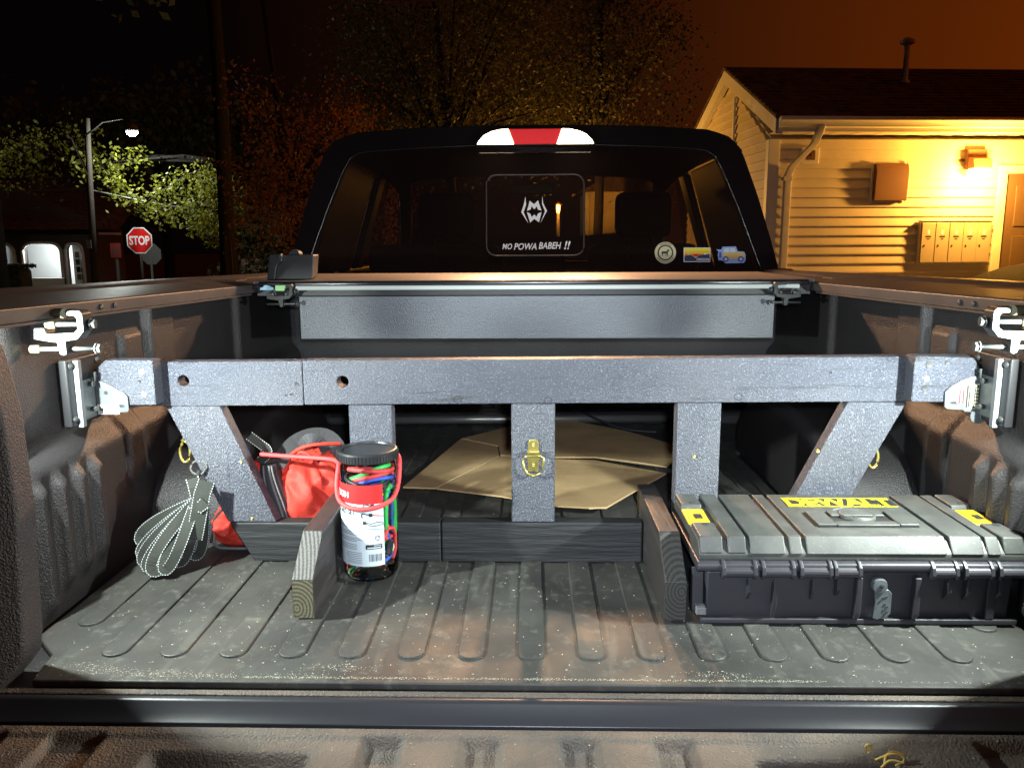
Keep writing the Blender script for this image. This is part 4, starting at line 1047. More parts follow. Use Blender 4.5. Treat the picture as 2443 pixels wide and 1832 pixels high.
ribbon([(-0.660, 1.547, 0.190), (-0.668, 1.540, 0.165), (-0.674, 1.534, 0.13), (-0.682, 1.532, 0.095), (-0.688, 1.532, 0.072)], 0.034, CF)
ribbon([(-0.695, 1.545, 0.150), (-0.684, 1.537, 0.145), (-0.672, 1.533, 0.140), (-0.660, 1.536, 0.150)], 0.026, Vector((0.2, -0.95, 0.1)))
ribbon([(-0.690, 1.55, 0.195), (-0.684, 1.545, 0.178), (-0.680, 1.543, 0.158)], 0.026, CF)
MB().tube([(-0.690+0.017*math.cos(t*PI/9), 1.585+0.004*math.sin(t*PI/9), 0.208+0.014*math.sin(t*PI/9)) for t in range(18)], 0.0026, 7, True).build('ring', M['galv_post'], ls, smooth=True)
MB().tube(chaikin([(-0.690, 1.585, 0.200), (-0.688, 1.572, 0.192), (-0.682, 1.556, 0.184), (-0.680, 1.550, 0.174)]), 0.004, 7).build('swivel', M['bolt'], ls, smooth=True)
MB().tube(chaikin([(-0.690, 1.590, 0.222), (-0.697, 1.600, 0.238), (-0.706, 1.61, 0.252), (-0.710, 1.625, 0.268)]), 0.0040, 7).build('snap_hook', M['brass'], ls, smooth=True)
# loose far end of the same leash peeking past the brace
ribbon(chaikin([(-0.600, 1.640, 0.262), (-0.578, 1.648, 0.240), (-0.565, 1.652, 0.228), (-0.572, 1.655, 0.212), (-0.590, 1.66, 0.200)], 2), 0.020, Vector((0.1, -1, 0.3)).normalized())

# ------------------------------------------------------------------ red roadside bag
bag = thing('red_bag', 'orange-red nylon bag with black zip panel slumped behind the frame', 'bag', (-0.55, 1.74, 0.006))
def blob(cx_, cy_, z0, rx, ry, h, seed, e=0.75, wr_=0.010, lean=0.0):
    rnd = random.Random(seed); ph = [rnd.uniform(0, 6.28) for _ in range(8)]
    def fn(u, v):
        t = 2*PI*u; p = -PI/2 + PI*v
        c_, s_ = math.cos(t), math.sin(t)
        ce = math.copysign(abs(c_)**e, c_); se = math.copysign(abs(s_)**e, s_)
        cp = max(0, math.cos(p))**e; spz = math.copysign(abs(math.sin(p))**e, math.sin(p))
        q3 = Vector((c_*1.1+seed, s_*1.1, p*0.9))
        k = wr_*(2.0*(0.4-abs(mnoise.noise(q3*1.3))) + 0.9*(0.4-abs(mnoise.noise(q3*2.6))) + 0.25*mnoise.noise(q3*5))*cp
        z = z0 + h/2 + spz*h/2
        return (cx_ + ce*cp*(rx+k) + lean*(z-z0), cy_ + se*cp*(ry+k), max(z0, z+k*0.5))
    return MB().grid(fn, 110, 64)
blob(-0.478, 1.745, 0.0055, 0.080, 0.105, 0.205, 3, 0.8, 0.022, -0.10).build('bag_body', M['bag_red'], bag, smooth=True)
blob(-0.585, 1.735, 0.0055, 0.068, 0.085, 0.185, 5, 0.75, 0.016, 0.05).build('side_pocket', M['bag_red'], bag, smooth=True)
blob(-0.652, 1.668, 0.0055, 0.050, 0.026, 0.098, 8, 0.8, 0.010, 0.12).build('corner_pocket', M['bag_red'], bag, smooth=True)
MB().tube(chaikin([(-0.700, 1.655, 0.020), (-0.690, 1.648, 0.008), (-0.655, 1.644, 0.0085), (-0.615, 1.644, 0.0085)]), 0.0035, 6).build('piping', M['bag_grey'], bag, smooth=True)
MB().tube(chaikin([(-0.705, 1.655, 0.018), (-0.700, 1.650, 0.060), (-0.672, 1.645, 0.100), (-0.65, 1.65, 0.105)]), 0.0035, 6).build('piping', M['bag_dark'], bag, smooth=True)
# black zip gusset: a bowed vertical band
gus = MB()
rings = []
for k in range(15):
    f = k/14; z_ = 0.030+0.168*f; bow = math.sin(PI*f)
    xo = -0.560 + 0.022*(1-f) + 0.006*math.sin(f*5); yf = 1.640 - 0.012*bow
    w_ = 0.022*(0.75+0.35*bow)
    rings.append([(xo-w_, yf+0.05, z_), (xo-w_*0.9, yf, z_), (xo, yf-0.005, z_), (xo+w_*0.9, yf, z_), (xo+w_, yf+0.05, z_)])
gs = gus.loft(rings, closed=True).build('zip_panel', M['bag_dark'], bag, smooth=True)
for dx, mt, rr_ in ((-0.008, 'bag_grey', 0.0022), (0.006, 'bag_grey', 0.0030), (0.0135, 'bag_grey', 0.0016)):
    MB().tube([(-0.560 + 0.022*(1-k/14) + 0.006*math.sin(k/14*5)+dx*(0.8+0.4*math.sin(PI*k/14)), 1.634-0.012*math.sin(PI*k/14), 0.030+0.168*k/14) for k in range(15)], rr_, 6).build('zip_tape', M[mt], gs, smooth=True)
MB().tube(chaikin([(-0.572, 1.618, 0.150), (-0.574, 1.616, 0.120), (-0.570, 1.615, 0.095), (-0.566, 1.617, 0.07)]), 0.0026, 6).build('zip_pull', M['bolt'], gs, smooth=True)
ribbon(chaikin([(-0.53, 1.632, 0.060), (-0.522, 1.626, 0.050), (-0.535, 1.612, 0.0935), (-0.560, 1.609, 0.0925), (-0.590, 1.610, 0.0925)], 2), 0.014, Vector((0, -0.3, 1)), 'grey_strap', bag, 'bag_grey')
ribbon(chaikin([(-0.552, 1.66, 0.190), (-0.53, 1.70, 0.232), (-0.49, 1.73, 0.246), (-0.45, 1.74, 0.236), (-0.42, 1.72, 0.19), (-0.405, 1.71, 0.14)], 2), 0.034, Vector((0.1, -0.8, 0.6)), 'carry_strap', bag, 'bag_dark')
ribbon(chaikin([(-0.50, 1.665, 0.232), (-0.48, 1.655, 0.255), (-0.455, 1.66, 0.250), (-0.445, 1.67, 0.22)], 2), 0.022, Vector((0.1, -0.8, 0.4)), 'carry_strap', bag, 'bag_dark')
for P in ([(-0.52, 1.655, 0.215), (-0.49, 1.640, 0.238), (-0.45, 1.64, 0.245), (-0.41, 1.66, 0.240)], [(-0.50, 1.645, 0.21), (-0.495, 1.635, 0.230), (-0.47, 1.633, 0.224), (-0.455, 1.635, 0.20)]):
    MB().tube(chaikin(P), 0.0042, 6).build('draw_loop', M['bag_red'], bag, smooth=True)

# ------------------------------------------------------------------ flattened cardboard
cb = thing('cardboard_sheet', 'flattened brown cardboard box lying on the mat behind the frame', 'cardboard', (0.06, 2.3, 0.006))
def panel(pts, z, t=0.004, name='panel', sag=None):
    b_ = MB(); n = len(pts)
    zz = [z + (sag[i] if sag else 0) for i in range(n)]
    b_.add([(p[0], p[1], zz[i]) for i, p in enumerate(pts)] + [(p[0], p[1], zz[i]+t) for i, p in enumerate(pts)],
           [tuple(range(n)), tuple(range(2*n-1, n-1, -1))] + [(i, i+n, (i+1) % n + n, (i+1) % n) for i in range(n)])
    return b_.build(name, M['card'], cb)
panel([(-0.350, 2.085), (-0.262, 2.082), (-0.101, 2.398), (-0.112, 2.518), (-0.240, 2.625)], 0.0055, sag=[0.003, 0.001, 0.006, 0.005, 0.004])
panel([(-0.258, 2.079), (-0.08, 1.985), (0.0635, 1.890), (0.1395, 1.872), (0.182, 1.882), (0.385, 2.222), (0.19, 2.342), (0.0, 2.367), (-0.097, 2.396)], 0.0055, sag=[0.001, 0.010, 0.016, 0.018, 0.016, 0.003, 0.008, 0.006, 0.006])
panel([(0.19, 2.346), (0.388, 2.226), (0.430, 2.30), (0.500, 2.42), (0.330, 2.72), (0.10, 2.945), (-0.06, 2.80), (-0.236, 2.629), (-0.108, 2.522), (-0.097, 2.402), (0.0, 2.371)], 0.0105, sag=[0.012, 0.016, 0.020, 0.014, 0.004, 0.002, 0.006, 0.0, 0.002, 0.003, 0.005])
def crease(a, b_, z0, z1):
    MB().tube([(a[0], a[1], z0), ((a[0]+b_[0])/2, (a[1]+b_[1])/2, (z0+z1)/2+0.001), (b_[0], b_[1], z1)], 0.0018, 5).build('crease', M['card_edge'], cb)
crease((-0.261, 2.081), (-0.14, 2.318), 0.0100, 0.0140); crease((0.388, 2.224), (0.19, 2.344), 0.0305, 0.0265); crease((-0.238, 2.627), (-0.112, 2.520), 0.0125, 0.0150)
crease((0.1395, 1.8715), (0.182, 1.8815), 0.0240, 0.0220); crease((0.182, 1.8815), (0.385, 2.2215), 0.0220, 0.0095); crease((0.388, 2.2245), (0.430, 2.299), 0.0290, 0.0330)
# steel pipe against the bulkhead
tag(MB().tube([(-0.74, 2.855, 0.026), (0.62, 2.905, 0.026)], 0.0165, 14).build('steel_pipe', M['pipe'], None, smooth=True), 'long galvanised steel pipe lying across the bed in front of the bulkhead', 'pipe')
tag(MB().tube(chaikin([(0.10, 2.92, 0.075), (0.17, 2.87, 0.062), (0.24, 2.82, 0.035), (0.33, 2.76, 0.012), (0.44, 2.74, 0.0095)]), 0.0045, 6).build('black_cable', M['c_black'], None, smooth=True), 'black cable draped over the steel pipe', 'cable')

# ------------------------------------------------------------------ toolbox
tb = thing('toolbox', 'black plastic toolbox with yellow latches standing against a stop board', 'toolbox', (0.563, 1.44, 0.0055))
X0, X1, Y0, Y1, ZT = 0.289, 0.8465, 1.316, 1.566, 0.160
bs = MB().prism([(Y0+0.010, 0.0055), (Y1-0.01, 0.0055), (Y1-0.004, 0.10), (Y0+0.002, 0.10)], 'x', X0+0.016, X1-0.016).build('base', M['tool_base'], tb, bev=0.004)
MB().box(X0+0.006, X1-0.006, Y0-0.004, Y0+0.0095, 0.0055, 0.0150).build('foot_rail', M['tool_base'], bs, bev=0.002)
ld2 = MB().prism([(Y0-0.002, 0.1205), (Y0-0.002, 0.133), (Y0+0.018, 0.1525), (Y1-0.010, 0.1525), (Y1, 0.140), (Y1, 0.1205)], 'x', X0, X1).build('lid', M['tool'], tb, bev=0.003)
# raised lid panels
for (a, b_) in ((0.376, 0.437), (0.4445, 0.4665), (0.4735, 0.7115), (0.7195, 0.7740), (0.780, 0.8020)):
    hi = ZT if b_-a > 0.03 else ZT-0.0005
    MB().prism([(Y0-0.0045, 0.1335), (Y0+0.0145, hi), (Y1-0.002, hi), (Y1+0.002, 0.1335)], 'x', a, b_).build('lid_panel', M['tool'], ld2, bev=0.002)
for s, (a, b_) in ((0, (0.2905, 0.3300)), (0, (0.3380, 0.3700)), (1, (0.8085, 0.8460))):
    for (ya, yb) in ((Y0-0.003, Y0+0.085), (Y1-0.080, Y1+0.002)):
        if (a, b_) == (0.3380, 0.3700): ya, yb = (Y0-0.003, Y1+0.001)
        MB().prism([(ya, 0.1335), (ya+0.012, ZT+0.001), (yb-0.004, ZT+0.001), (yb, 0.1335)], 'x', a, b_).build('corner_block', M['tool'], ld2, bev=0.003)
        if (a, b_) == (0.3380, 0.3700): break
for (a, b_) in ((0.2880, 0.3290), (0.806, 0.8440)):
    la = MB().prism([(Y0+0.090, 0.1500), (Y0+0.096, 0.1560), (Y0+0.165, 0.1575), (Y0+0.168, 0.1500)], 'x', a, b_).build('latch', M['yellow'], tb, bev=0.003)
    MB().box((a+b_)/2-0.004, (a+b_)/2+0.010, Y0+0.112, Y0+0.134, 0.1560, 0.15795).build('latch_slot', M['ink'], la)
    MB().box(a+0.004, a+0.012, Y0+0.105, Y0+0.155, 0.1562, 0.1588).build('latch_ridge', M['yellow'], la, bev=0.001)
    for yy in (Y0+0.070, Y1-0.060):
        MB().lathe([(0.006, 0.0), (0.006, 0.0012), (0.001, 0.0016)], ((a+b_)/2+0.006, yy, ZT+0.001), 12).build('latch_pin', M['bolt'], tb)
# rim and hinge knuckles
MB().prism([(Y0-0.010, 0.1040), (Y0-0.013, 0.1090), (Y0-0.012, 0.1180), (Y0-0.004, 0.1212), (Y1+0.006, 0.1212), (Y1+0.006, 0.1040)], 'x', X0-0.004, X1+0.001).build('rim', M['tool_base'], tb, bev=0.003)
kn = [(0.329, 0.383), (0.3965, 0.4475), (0.461, 0.5105), (0.519, 0.560), (0.6835, 0.723), (0.738, 0.782), (0.796, 0.843)]
for (a, b_) in kn:
    k_ = MB().lathe([(0.0095, a), (0.0095, b_)], (0, Y0-0.0105, 0.1045), 16, 'x').build('hinge_knuckle', M['tool_base'], tb, smooth=False)
    for xx in (a, b_):
        MB().prism([(Y0-0.0215, 0.1020), (Y0-0.0190, 0.1150), (Y0-0.008, 0.1235), (Y0-0.002, 0.1235), (Y0-0.002, 0.0930), (Y0-0.016, 0.0935)], 'x', xx-0.003, xx+0.003).build('hinge_web', M['tool_base'], k_, bev=0.001)
for xx, l_ in ((0.376, 0.045), (0.4200, 0.085), (0.486, 0.045), (0.528, 0.038), (0.716, 0.045), (0.7485, 0.045), (0.802, 0.045)):
    MB().prism([(Y0+0.004, 0.0925-l_*0.2), (Y0-0.012, 0.0925), (Y0-0.012, 0.0925-l_*0.55), (Y0+0.004, 0.0925-l_)], 'x', xx-0.0035, xx+0.0035).build('stiffening_rib', M['tool_base'], bs, bev=0.0012)
# pocket around the steel hasp
for xx in (0.563, 0.6625):
    MB().prism([(Y0-0.006, 0.0158), (Y0+0.004, 0.0158), (Y0+0.004, 0.094), (Y0-0.012, 0.094), (Y0-0.012, 0.030)], 'x', xx-0.005, xx+0.005).build('pocket_rib', M['tool_base'], bs, bev=0.0015)
MB().box(0.785, 0.800, Y0-0.004, Y0+0.006, 0.0155, 0.092).build('pocket_rib', M['tool_base'], bs, bev=0.002)
hs = MB().prism([(0.5895, 0.0195), (0.5985, 0.0165), (0.6045, 0.0195), (0.6130, 0.0200), (0.6200, 0.0280), (0.6200, 0.0650), (0.6140, 0.0715), (0.5900, 0.0725), (0.5920, 0.050)], 'y', Y0-0.009, Y0-0.0035).build('steel_hasp', M['zinc'], tb, bev=0.0012)
MB().lathe([(0.001, -0.003), (0.012, -0.002), (0.014, 0.004), (0.014, 0.008)], (0.598, Y0-0.010, 0.0790), 20, 'y').build('hasp_pivot', M['zinc'], hs, smooth=False)
MB().lathe([(0.0005, -0.0025), (0.004, -0.0015), (0.004, 0.003)], (0.600, Y0-0.0125, 0.0800), 12, 'y').build('rivet', M['bolt'], hs)
MB().tube([(0.600, Y0-0.0100, 0.052), (0.604, Y0-0.0100, 0.0545), (0.6045, Y0-0.0100, 0.058), (0.614, Y0-0.0100, 0.062)], 0.0009, 5).build('embossing', M['bolt'], hs)
for (a, b_) in ((0.608, 0.026), (0.611, 0.030), (0.606, 0.034), (0.611, 0.040), (0.607, 0.044)):
    MB().box(a, a+0.0035, Y0-0.0102, Y0-0.0088, b_, b_+0.0028).build('embossing', M['bolt'], hs)
# side handle strap of the box
MB().prism([(1.330, 0.020), (1.345, 0.015), (1.352, 0.030), (1.350, 0.095), (1.338, 0.100)], 'x', X0-0.006, X0+0.014).build('side_strap', M['tool_base'], tb, bev=0.002)
MB().box(X0-0.002, X0+0.016, Y0-0.003, Y0+0.02, 0.020, 0.034).build('side_latch', M['bag_grey'], tb, bev=0.002)
# handle recess and round dish in the middle of the lid
hd = MB().box(0.512, 0.690, 1.372, 1.452, ZT+0.0003, ZT+0.0012).build('handle_recess', M['ink'], ld2)
MB().box(0.512, 0.545, 1.374, 1.450, ZT+0.0013, ZT+0.0060).build('handle_arm', M['tool'], hd, bev=0.0015)
MB().box(0.657, 0.690, 1.374, 1.450, ZT+0.0013, ZT+0.0060).build('handle_arm', M['tool'], hd, bev=0.0015)
MB().box(0.546, 0.656, 1.373, 1.392, ZT+0.0013, ZT+0.0055).build('handle_grip', M['tool'], hd, bev=0.0015)
MB().box(0.552, 0.650, 1.424, 1.452, ZT+0.0013, ZT+0.0060).build('handle_back', M['tool'], hd, bev=0.0015)
ds = MB().lathe([(0.0325, 0.0013), (0.0325, 0.0075), (0.030, 0.0078), (0.026, 0.0035), (0.012, 0.0022), (0.001, 0.0020)], (0.601, 1.428, ZT), 28, caps=False).build('round_dish', M['tool'], hd, smooth=True)
MB().box(0.590, 0.613, 1.402, 1.416, ZT+0.0014, ZT+0.0075).build('catch', M['bolt'], hd, bev=0.002)
MB().tube([(0.601+0.044*math.cos(R(t)), 1.432+0.044*math.sin(R(t)), ZT+0.0012) for t in range(20, 165, 8)], 0.0012, 5).build('dial_mark', M['bag_grey'], ld2)
vs, fs = text_vf('DEWALT', 1.0, 0.0, 0.035, 0.0, 'LEFT', 0.93)
mnx = min(v.x for v in vs); mxx = max(v.x for v in vs); mny = min(v.y for v in vs); mxy = max(v.y for v in vs)
lg = MB().box(0.4935, 0.7035, 1.4845, 1.5385, ZT+0.0003, ZT+0.0009).build('logo_plate', M['ink'], ld2)
MB().add([(0.4950+(v.x-mnx)/(mxx-mnx)*0.207, 1.4855+(v.y-mny)/(mxy-mny)*0.052, ZT+0.0013) for v in vs], fs).build('lettering', M['logo_y'], lg, recalc=False)
for ya, yb in ((1.4848, 1.4890), (1.5352, 1.5383)):
    MB().box(0.4938, 0.7032, ya, yb, ZT+0.00095, ZT+0.0012).build('logo_bar', M['logo_y'], lg)

# yellow straw scrap on the tailgate
stw = thing('straw_scrap', 'curled scraps of yellow straw lying on the tailgate', 'straw', (0.475, 0.985, -0.06))
for P in ([(0.462, 1.006, -0.028), (0.455, 1.002, -0.018), (0.459, 0.999, -0.012), (0.466, 1.003, -0.020), (0.462, 1.005, -0.030)],
          [(0.468, 0.996, -0.034), (0.484, 0.992, -0.022), (0.500, 0.994, -0.024), (0.505, 0.988, -0.030), (0.490, 0.984, -0.034)],
          [(0.475, 0.985, -0.036), (0.480, 0.993, -0.024), (0.492, 0.999, -0.022), (0.508, 0.998, -0.028)],
          [(0.47, 0.982, -0.036), (0.482, 0.984, -0.024), (0.498, 0.978, -0.026)]):
    MB().tube(chaikin(P, 2), 0.0016, 5).build('stalk', M['straw'], stw, smooth=True)

# ------------------------------------------------------------------ clapboard house lit by a sodium lamp
HR = R(5)
HO = Vector((2.44, 8.5, GZ))
def hw(u, v, z): # house frame to world
    return (HO.x + u*math.cos(HR) - v*math.sin(HR), HO.y + u*math.sin(HR) + v*math.cos(HR), z)
house = thing('siding_house', 'low house with pale horizontal siding and a dark gabled roof, lit orange', 'house', tuple(HO), HR, local=True)
H0 = -GZ   # local z of world zero
EZ, RV, RZ = 1.70+H0, 1.35, 2.615+H0
LEN, DEP = 11.0, 3.0
MB().prism([(0.02, 0.0), (DEP-0.02, 0.0), (DEP-0.02, EZ), (RV, RZ-0.1), (0.02, EZ)], 'x', 0.02, LEN).build('wall', M['siding'], house)
ch = 0.0965
# front siding boards, butting around the door opening
DX0, DX1, DZ1 = 2.53, 3.45, 1.36+H0
n = int((EZ)/ch)
zs = EZ
for k in range(n+1):
    z1_ = EZ - k*ch; z0_ = max(0.0, z1_-ch)
    if z1_ <= 0.02: break
    spans = [(0.09, LEN)]
    if z0_ < DZ1+0.09: spans = [(0.09, DX0-0.10), (DX1+0.10, LEN)]
    for (a, b_) in spans:
        MB().prism([(0.0195, z0_), (-0.016, z0_-0.001), (-0.0155, z0_+0.012), (0.002, z1_-0.0015), (0.0195, z1_-0.0015)], 'x', a, b_).build('siding_board', M['siding'], house)
# gable siding boards, cut to the roof slope
k = 0
z1_ = RZ - 0.16
def half_span(z):
    if z <= EZ: return (0.09, DEP-0.05)
    f = (z-EZ)/(RZ-0.12-EZ); return (0.09+(RV-0.09)*f, DEP-0.05-(DEP-0.05-RV)*f)
zt = EZ + ch*int((RZ-0.2-EZ)/ch)
while zt > 0.05:
    a0, b0 = half_span(zt-ch); a1, b1 = half_span(zt)
    MB().add([(0.0195, a0, zt-ch), (-0.018, a0, zt-ch), (0.002, a1, zt-0.002), (0.0195, a1, zt-0.002), (0.0195, b0, zt-ch), (-0.018, b0, zt-ch), (0.002, b1, zt-0.002), (0.0195, b1, zt-0.002)],
             [(0,1,2,3), (7,6,5,4), (0,4,5,1), (1,5,6,2), (2,6,7,3), (3,7,4,0)]).build('siding_board', M['siding'], house)
    zt -= ch
MB().box(-0.032, 0.085, -0.032, 0.05, 0.0, EZ-0.002).build('corner_board', M['trimw'], house, bev=0.004)
# flat gable pipe running up the gable wall
MB().box(-0.045, -0.019, 1.05, 1.10, 0.5, RZ-0.32).build('gable_conduit', M['trimw'], house, bev=0.005)
# roof, rake boards, fascia, gutter, soffit
OV = 0.30
sl_ = (RZ+0.03 - (EZ+0.17))/(RV+OV)
def roofz(v): return EZ+0.17 + sl_*(v+OV) if v <= RV else RZ+0.03 - sl_*(v-RV)
for side in (0, 1):
    v0, v1 = ((-OV-0.03, RV) if side == 0 else (RV, DEP+OV+0.03))
    rf = MB().add([(u, v, roofz(v)+dz) for u in (-0.09, LEN+0.2) for v, dz in ((v0, 0.0), (v1, 0.0), (v1, 0.03), (v0, 0.03))],
             [(0,1,2,3), (7,6,5,4), (0,4,5,1), (1,5,6,2), (2,6,7,3), (3,7,4,0)]).build('roof', M['roof'], house)
    nrow = 16
    for r_ in range(nrow):
        va = v0 + (v1-v0)*r_/nrow; vb = v0 + (v1-v0)*(r_+1)/nrow
        if side == 1: va, vb = vb, va
        MB().add([(u, v, z_) for u in (-0.085, LEN+0.15) for v, z_ in ((va, roofz(va)+0.031), (va, roofz(va)+0.044), (vb, roofz(vb)+0.032))],
                 [(0,1,2), (5,4,3), (0,3,4,1), (1,4,5,2), (2,5,3,0)]).build('shingle_course', M['roof'], rf)
for (va, vb) in ((-OV, RV), (RV, DEP+OV)):
    MB().add([(u, v, roofz(v)+dz) for u in (-0.075, -0.050) for v, dz in ((va, -0.155), (vb, -0.155), (vb, -0.004), (va, -0.004))],
             [(0,1,2,3), (7,6,5,4), (0,4,5,1), (1,5,6,2), (2,6,7,3), (3,7,4,0)]).build('rake_board', M['trimw'], house)
    MB().add([(u, v, roofz(v)+dz) for u in (-0.0495, -0.0015) for v, dz in ((va, -0.155), (vb, -0.155), (vb, -0.140), (va, -0.140))],
             [(0,1,2,3), (7,6,5,4), (0,4,5,1), (1,5,6,2), (2,6,7,3), (3,7,4,0)]).build('rake_soffit', M['trimw'], house)
FZ0, FZ1 = 1.735+H0, 1.868+H0
MB().box(-0.074, LEN, -OV, -OV+0.02, FZ0, FZ1).build('fascia', M['trimw'], house)
MB().prism([(-OV-0.002, FZ0+0.035), (-OV-0.055, FZ0+0.040), (-OV-0.062, FZ0+0.075), (-OV-0.085, FZ0+0.100), (-OV-0.085, FZ1+0.004), (-OV-0.002, FZ1+0.004)], 'x', -0.055, LEN).build('gutter', M['trimw'], house, bev=0.004)
for k in range(46):
    u0 = -0.02 + k*0.12
    MB().box(u0, u0+0.117, -OV+0.021, 0.0, FZ0+0.012-(0.003 if k % 2 else 0), FZ0+0.020).build('soffit_slat', M['soffit'], house)
# downspout
def dsp(path):
    P = [Vector(p) for p in path]; b_ = MB()
    rings = [[p+Vector((-0.038, 0.026, 0)), p+Vector((0.038, 0.026, 0)), p+Vector((0.038, -0.026, 0)), p+Vector((-0.038, -0.026, 0))] for p in P]
    return b_.loft(rings).build('downspout', M['trimw'], house, bev=0.008)
dsp([(0.37, -0.335, 1.795+H0), (0.35, -0.325, 1.71+H0), (0.33, -0.28, 1.62+H0), (0.20, -0.075, 1.42+H0), (0.17, -0.055, 1.33+H0), (0.165, -0.055, 0.0)])
MB().box(0.115, 0.215, -0.088, -0.020, 1.285+H0, 1.325+H0).build('downspout_band', M['trimw'], house, bev=0.006)
# door with frame and panels
MB().box(DX0-0.095, DX0, -0.035, 0.019, 0.0, DZ1+0.085).build('door_trim', M['trimw'], house, bev=0.006)
MB().box(DX1, DX1+0.095, -0.035, 0.019, 0.0, DZ1+0.085).build('door_trim', M['trimw'], house, bev=0.006)
MB().box(DX0+0.001, DX1-0.001, -0.035, 0.019, DZ1, DZ1+0.085).build('door_trim', M['trimw'], house, bev=0.006)
dr = MB().box(DX0+0.002, DX1-0.002, -0.006, 0.019, 0.0, DZ1-0.002).build('door', M['door'], house)
for (a, b_) in ((0.12, 0.42), (0.50, 0.80)):
    for (z0_, z1_) in ((0.2, 0.95), (1.05, 1.62), (1.72, DZ1-0.12)):
        MB().box(DX0+a, DX0+b_, -0.016, -0.0062, z0_, z1_).build('door_panel', M['door'], dr, bev=0.006)
pth = MB().box(-1.0, LEN, -1.6, -0.12, -0.02, 0.03).build('added_bounce_walk', M['stucco'], house)  # unseen pale slab, added to bounce lamp light up to soffit and gutter
# roof vent stack
vp = MB().lathe([(0.030, 0.0), (0.030, 0.42), (0.045, 0.425), (0.075, 0.44), (0.080, 0.47), (0.030, 0.50)], (1.80, 0.80, 2.385+H0), 16).build('vent_stack', M['trimw'], house)
MB().lathe([(0.055, 0.0), (0.05, 0.05), (0.032, 0.07)], (1.80, 0.80, 2.375+H0), 16).build('vent_flashing', M['trimw'], vp)

def mount(name, label, cat, u, z, group=None):
    p = hw(u, -0.018, z); o = thing(name, label, cat, p, HR, group, local=True); return o
al = mount('alarm_box', 'small pale wall box with dark centre beside the downspout', 'alarm', 0.40, 1.455)
MB().box(-0.095, 0.095, -0.035, -0.003, 0.0, 0.165).build('case', M['trimw'], al, bev=0.012)
MB().box(-0.045, 0.045, -0.046, -0.0352, 0.035, 0.130).build('dark_window', M['brown'], al, bev=0.003)
MB().lathe([(0.014, -0.003), (0.010, -0.006), (0.001, -0.007)], (0, -0.046, 0.083), 12, 'y').build('lens', M['ink'], al)
vb = mount('vent_hood', 'dark brown metal hood on the siding between alarm box and wall lamp', 'vent', 1.26, 1.085)
MB().prism([(-0.003, 0.0), (-0.06, 0.0), (-0.075, 0.29), (-0.055, 0.365), (-0.003, 0.375)], 'x', -0.175, 0.175).build('hood', M['brown'], vb, bev=0.006)
MB().box(-0.195, -0.177, -0.02, -0.003, -0.01, 0.39).build('flange', M['trimw'], vb)
MB().box(0.177, 0.195, -0.02, -0.003, -0.01, 0.39).build('flange', M['trimw'], vb)
ml = mount('mailbox_cluster', 'pale metal bank of five mailboxes on the siding below the lamp', 'mailbox', 1.995, 0.440)
MB().box(-0.385, 0.385, -0.06, -0.003, 0.0, 0.43).build('cabinet', M['mail'], ml, bev=0.006)
MB().box(-0.395, 0.395, -0.07, -0.003, 0.4305, 0.445).build('cabinet_top', M['mail'], ml, bev=0.004)
for k in range(5):
    x = -0.372 + k*0.150
    d_ = MB().box(x, x+0.142, -0.067, -0.0605, 0.012, 0.418).build('box_door', M['mail'], ml, bev=0.003)
    MB().box(x+0.058, x+0.084, -0.0685, -0.0672, 0.30, 0.345).build('name_card', M['white_ink'], d_)
    MB().box(x+0.040, x+0.100, -0.0685, -0.0672, 0.270, 0.285).build('name_line', M['ink'], d_)
    MB().box(x+0.055, x+0.085, -0.0685, -0.0672, 0.248, 0.258).build('name_line', M['ink'], d_)
    MB().lathe([(0.009, -0.004), (0.009, 0.001)], (x+0.03, -0.0685, 0.185), 10, 'y').build('lock', M['ink'], d_)
wlamp = mount('wall_lamp', 'lit orange wall lamp under the eave beside the house door', 'lamp', 2.155, 1.30)
MB().box(-0.10, 0.10, -0.05, -0.003, 0.095, 0.30).build('back_plate', M['brown'], wlamp, bev=0.008)
MB().prism([(-0.052, 0.10), (-0.17, 0.10), (-0.14, 0.20), (-0.052, 0.22)], 'x', -0.10, 0.10).build('hood', M['brown'], wlamp, bev=0.01)
MB().prism([(-0.052, 0.098), (-0.155, 0.098), (-0.145, 0.055), (-0.052, 0.03)], 'x', -0.088, 0.088).build('lens', M['sodium'], wlamp, bev=0.006)
ll = lamp('wall_lamp_light', 'POINT', (0, -0.34, 0.03), SODIUM_W, SODIUM_C, 0.05, wlamp)

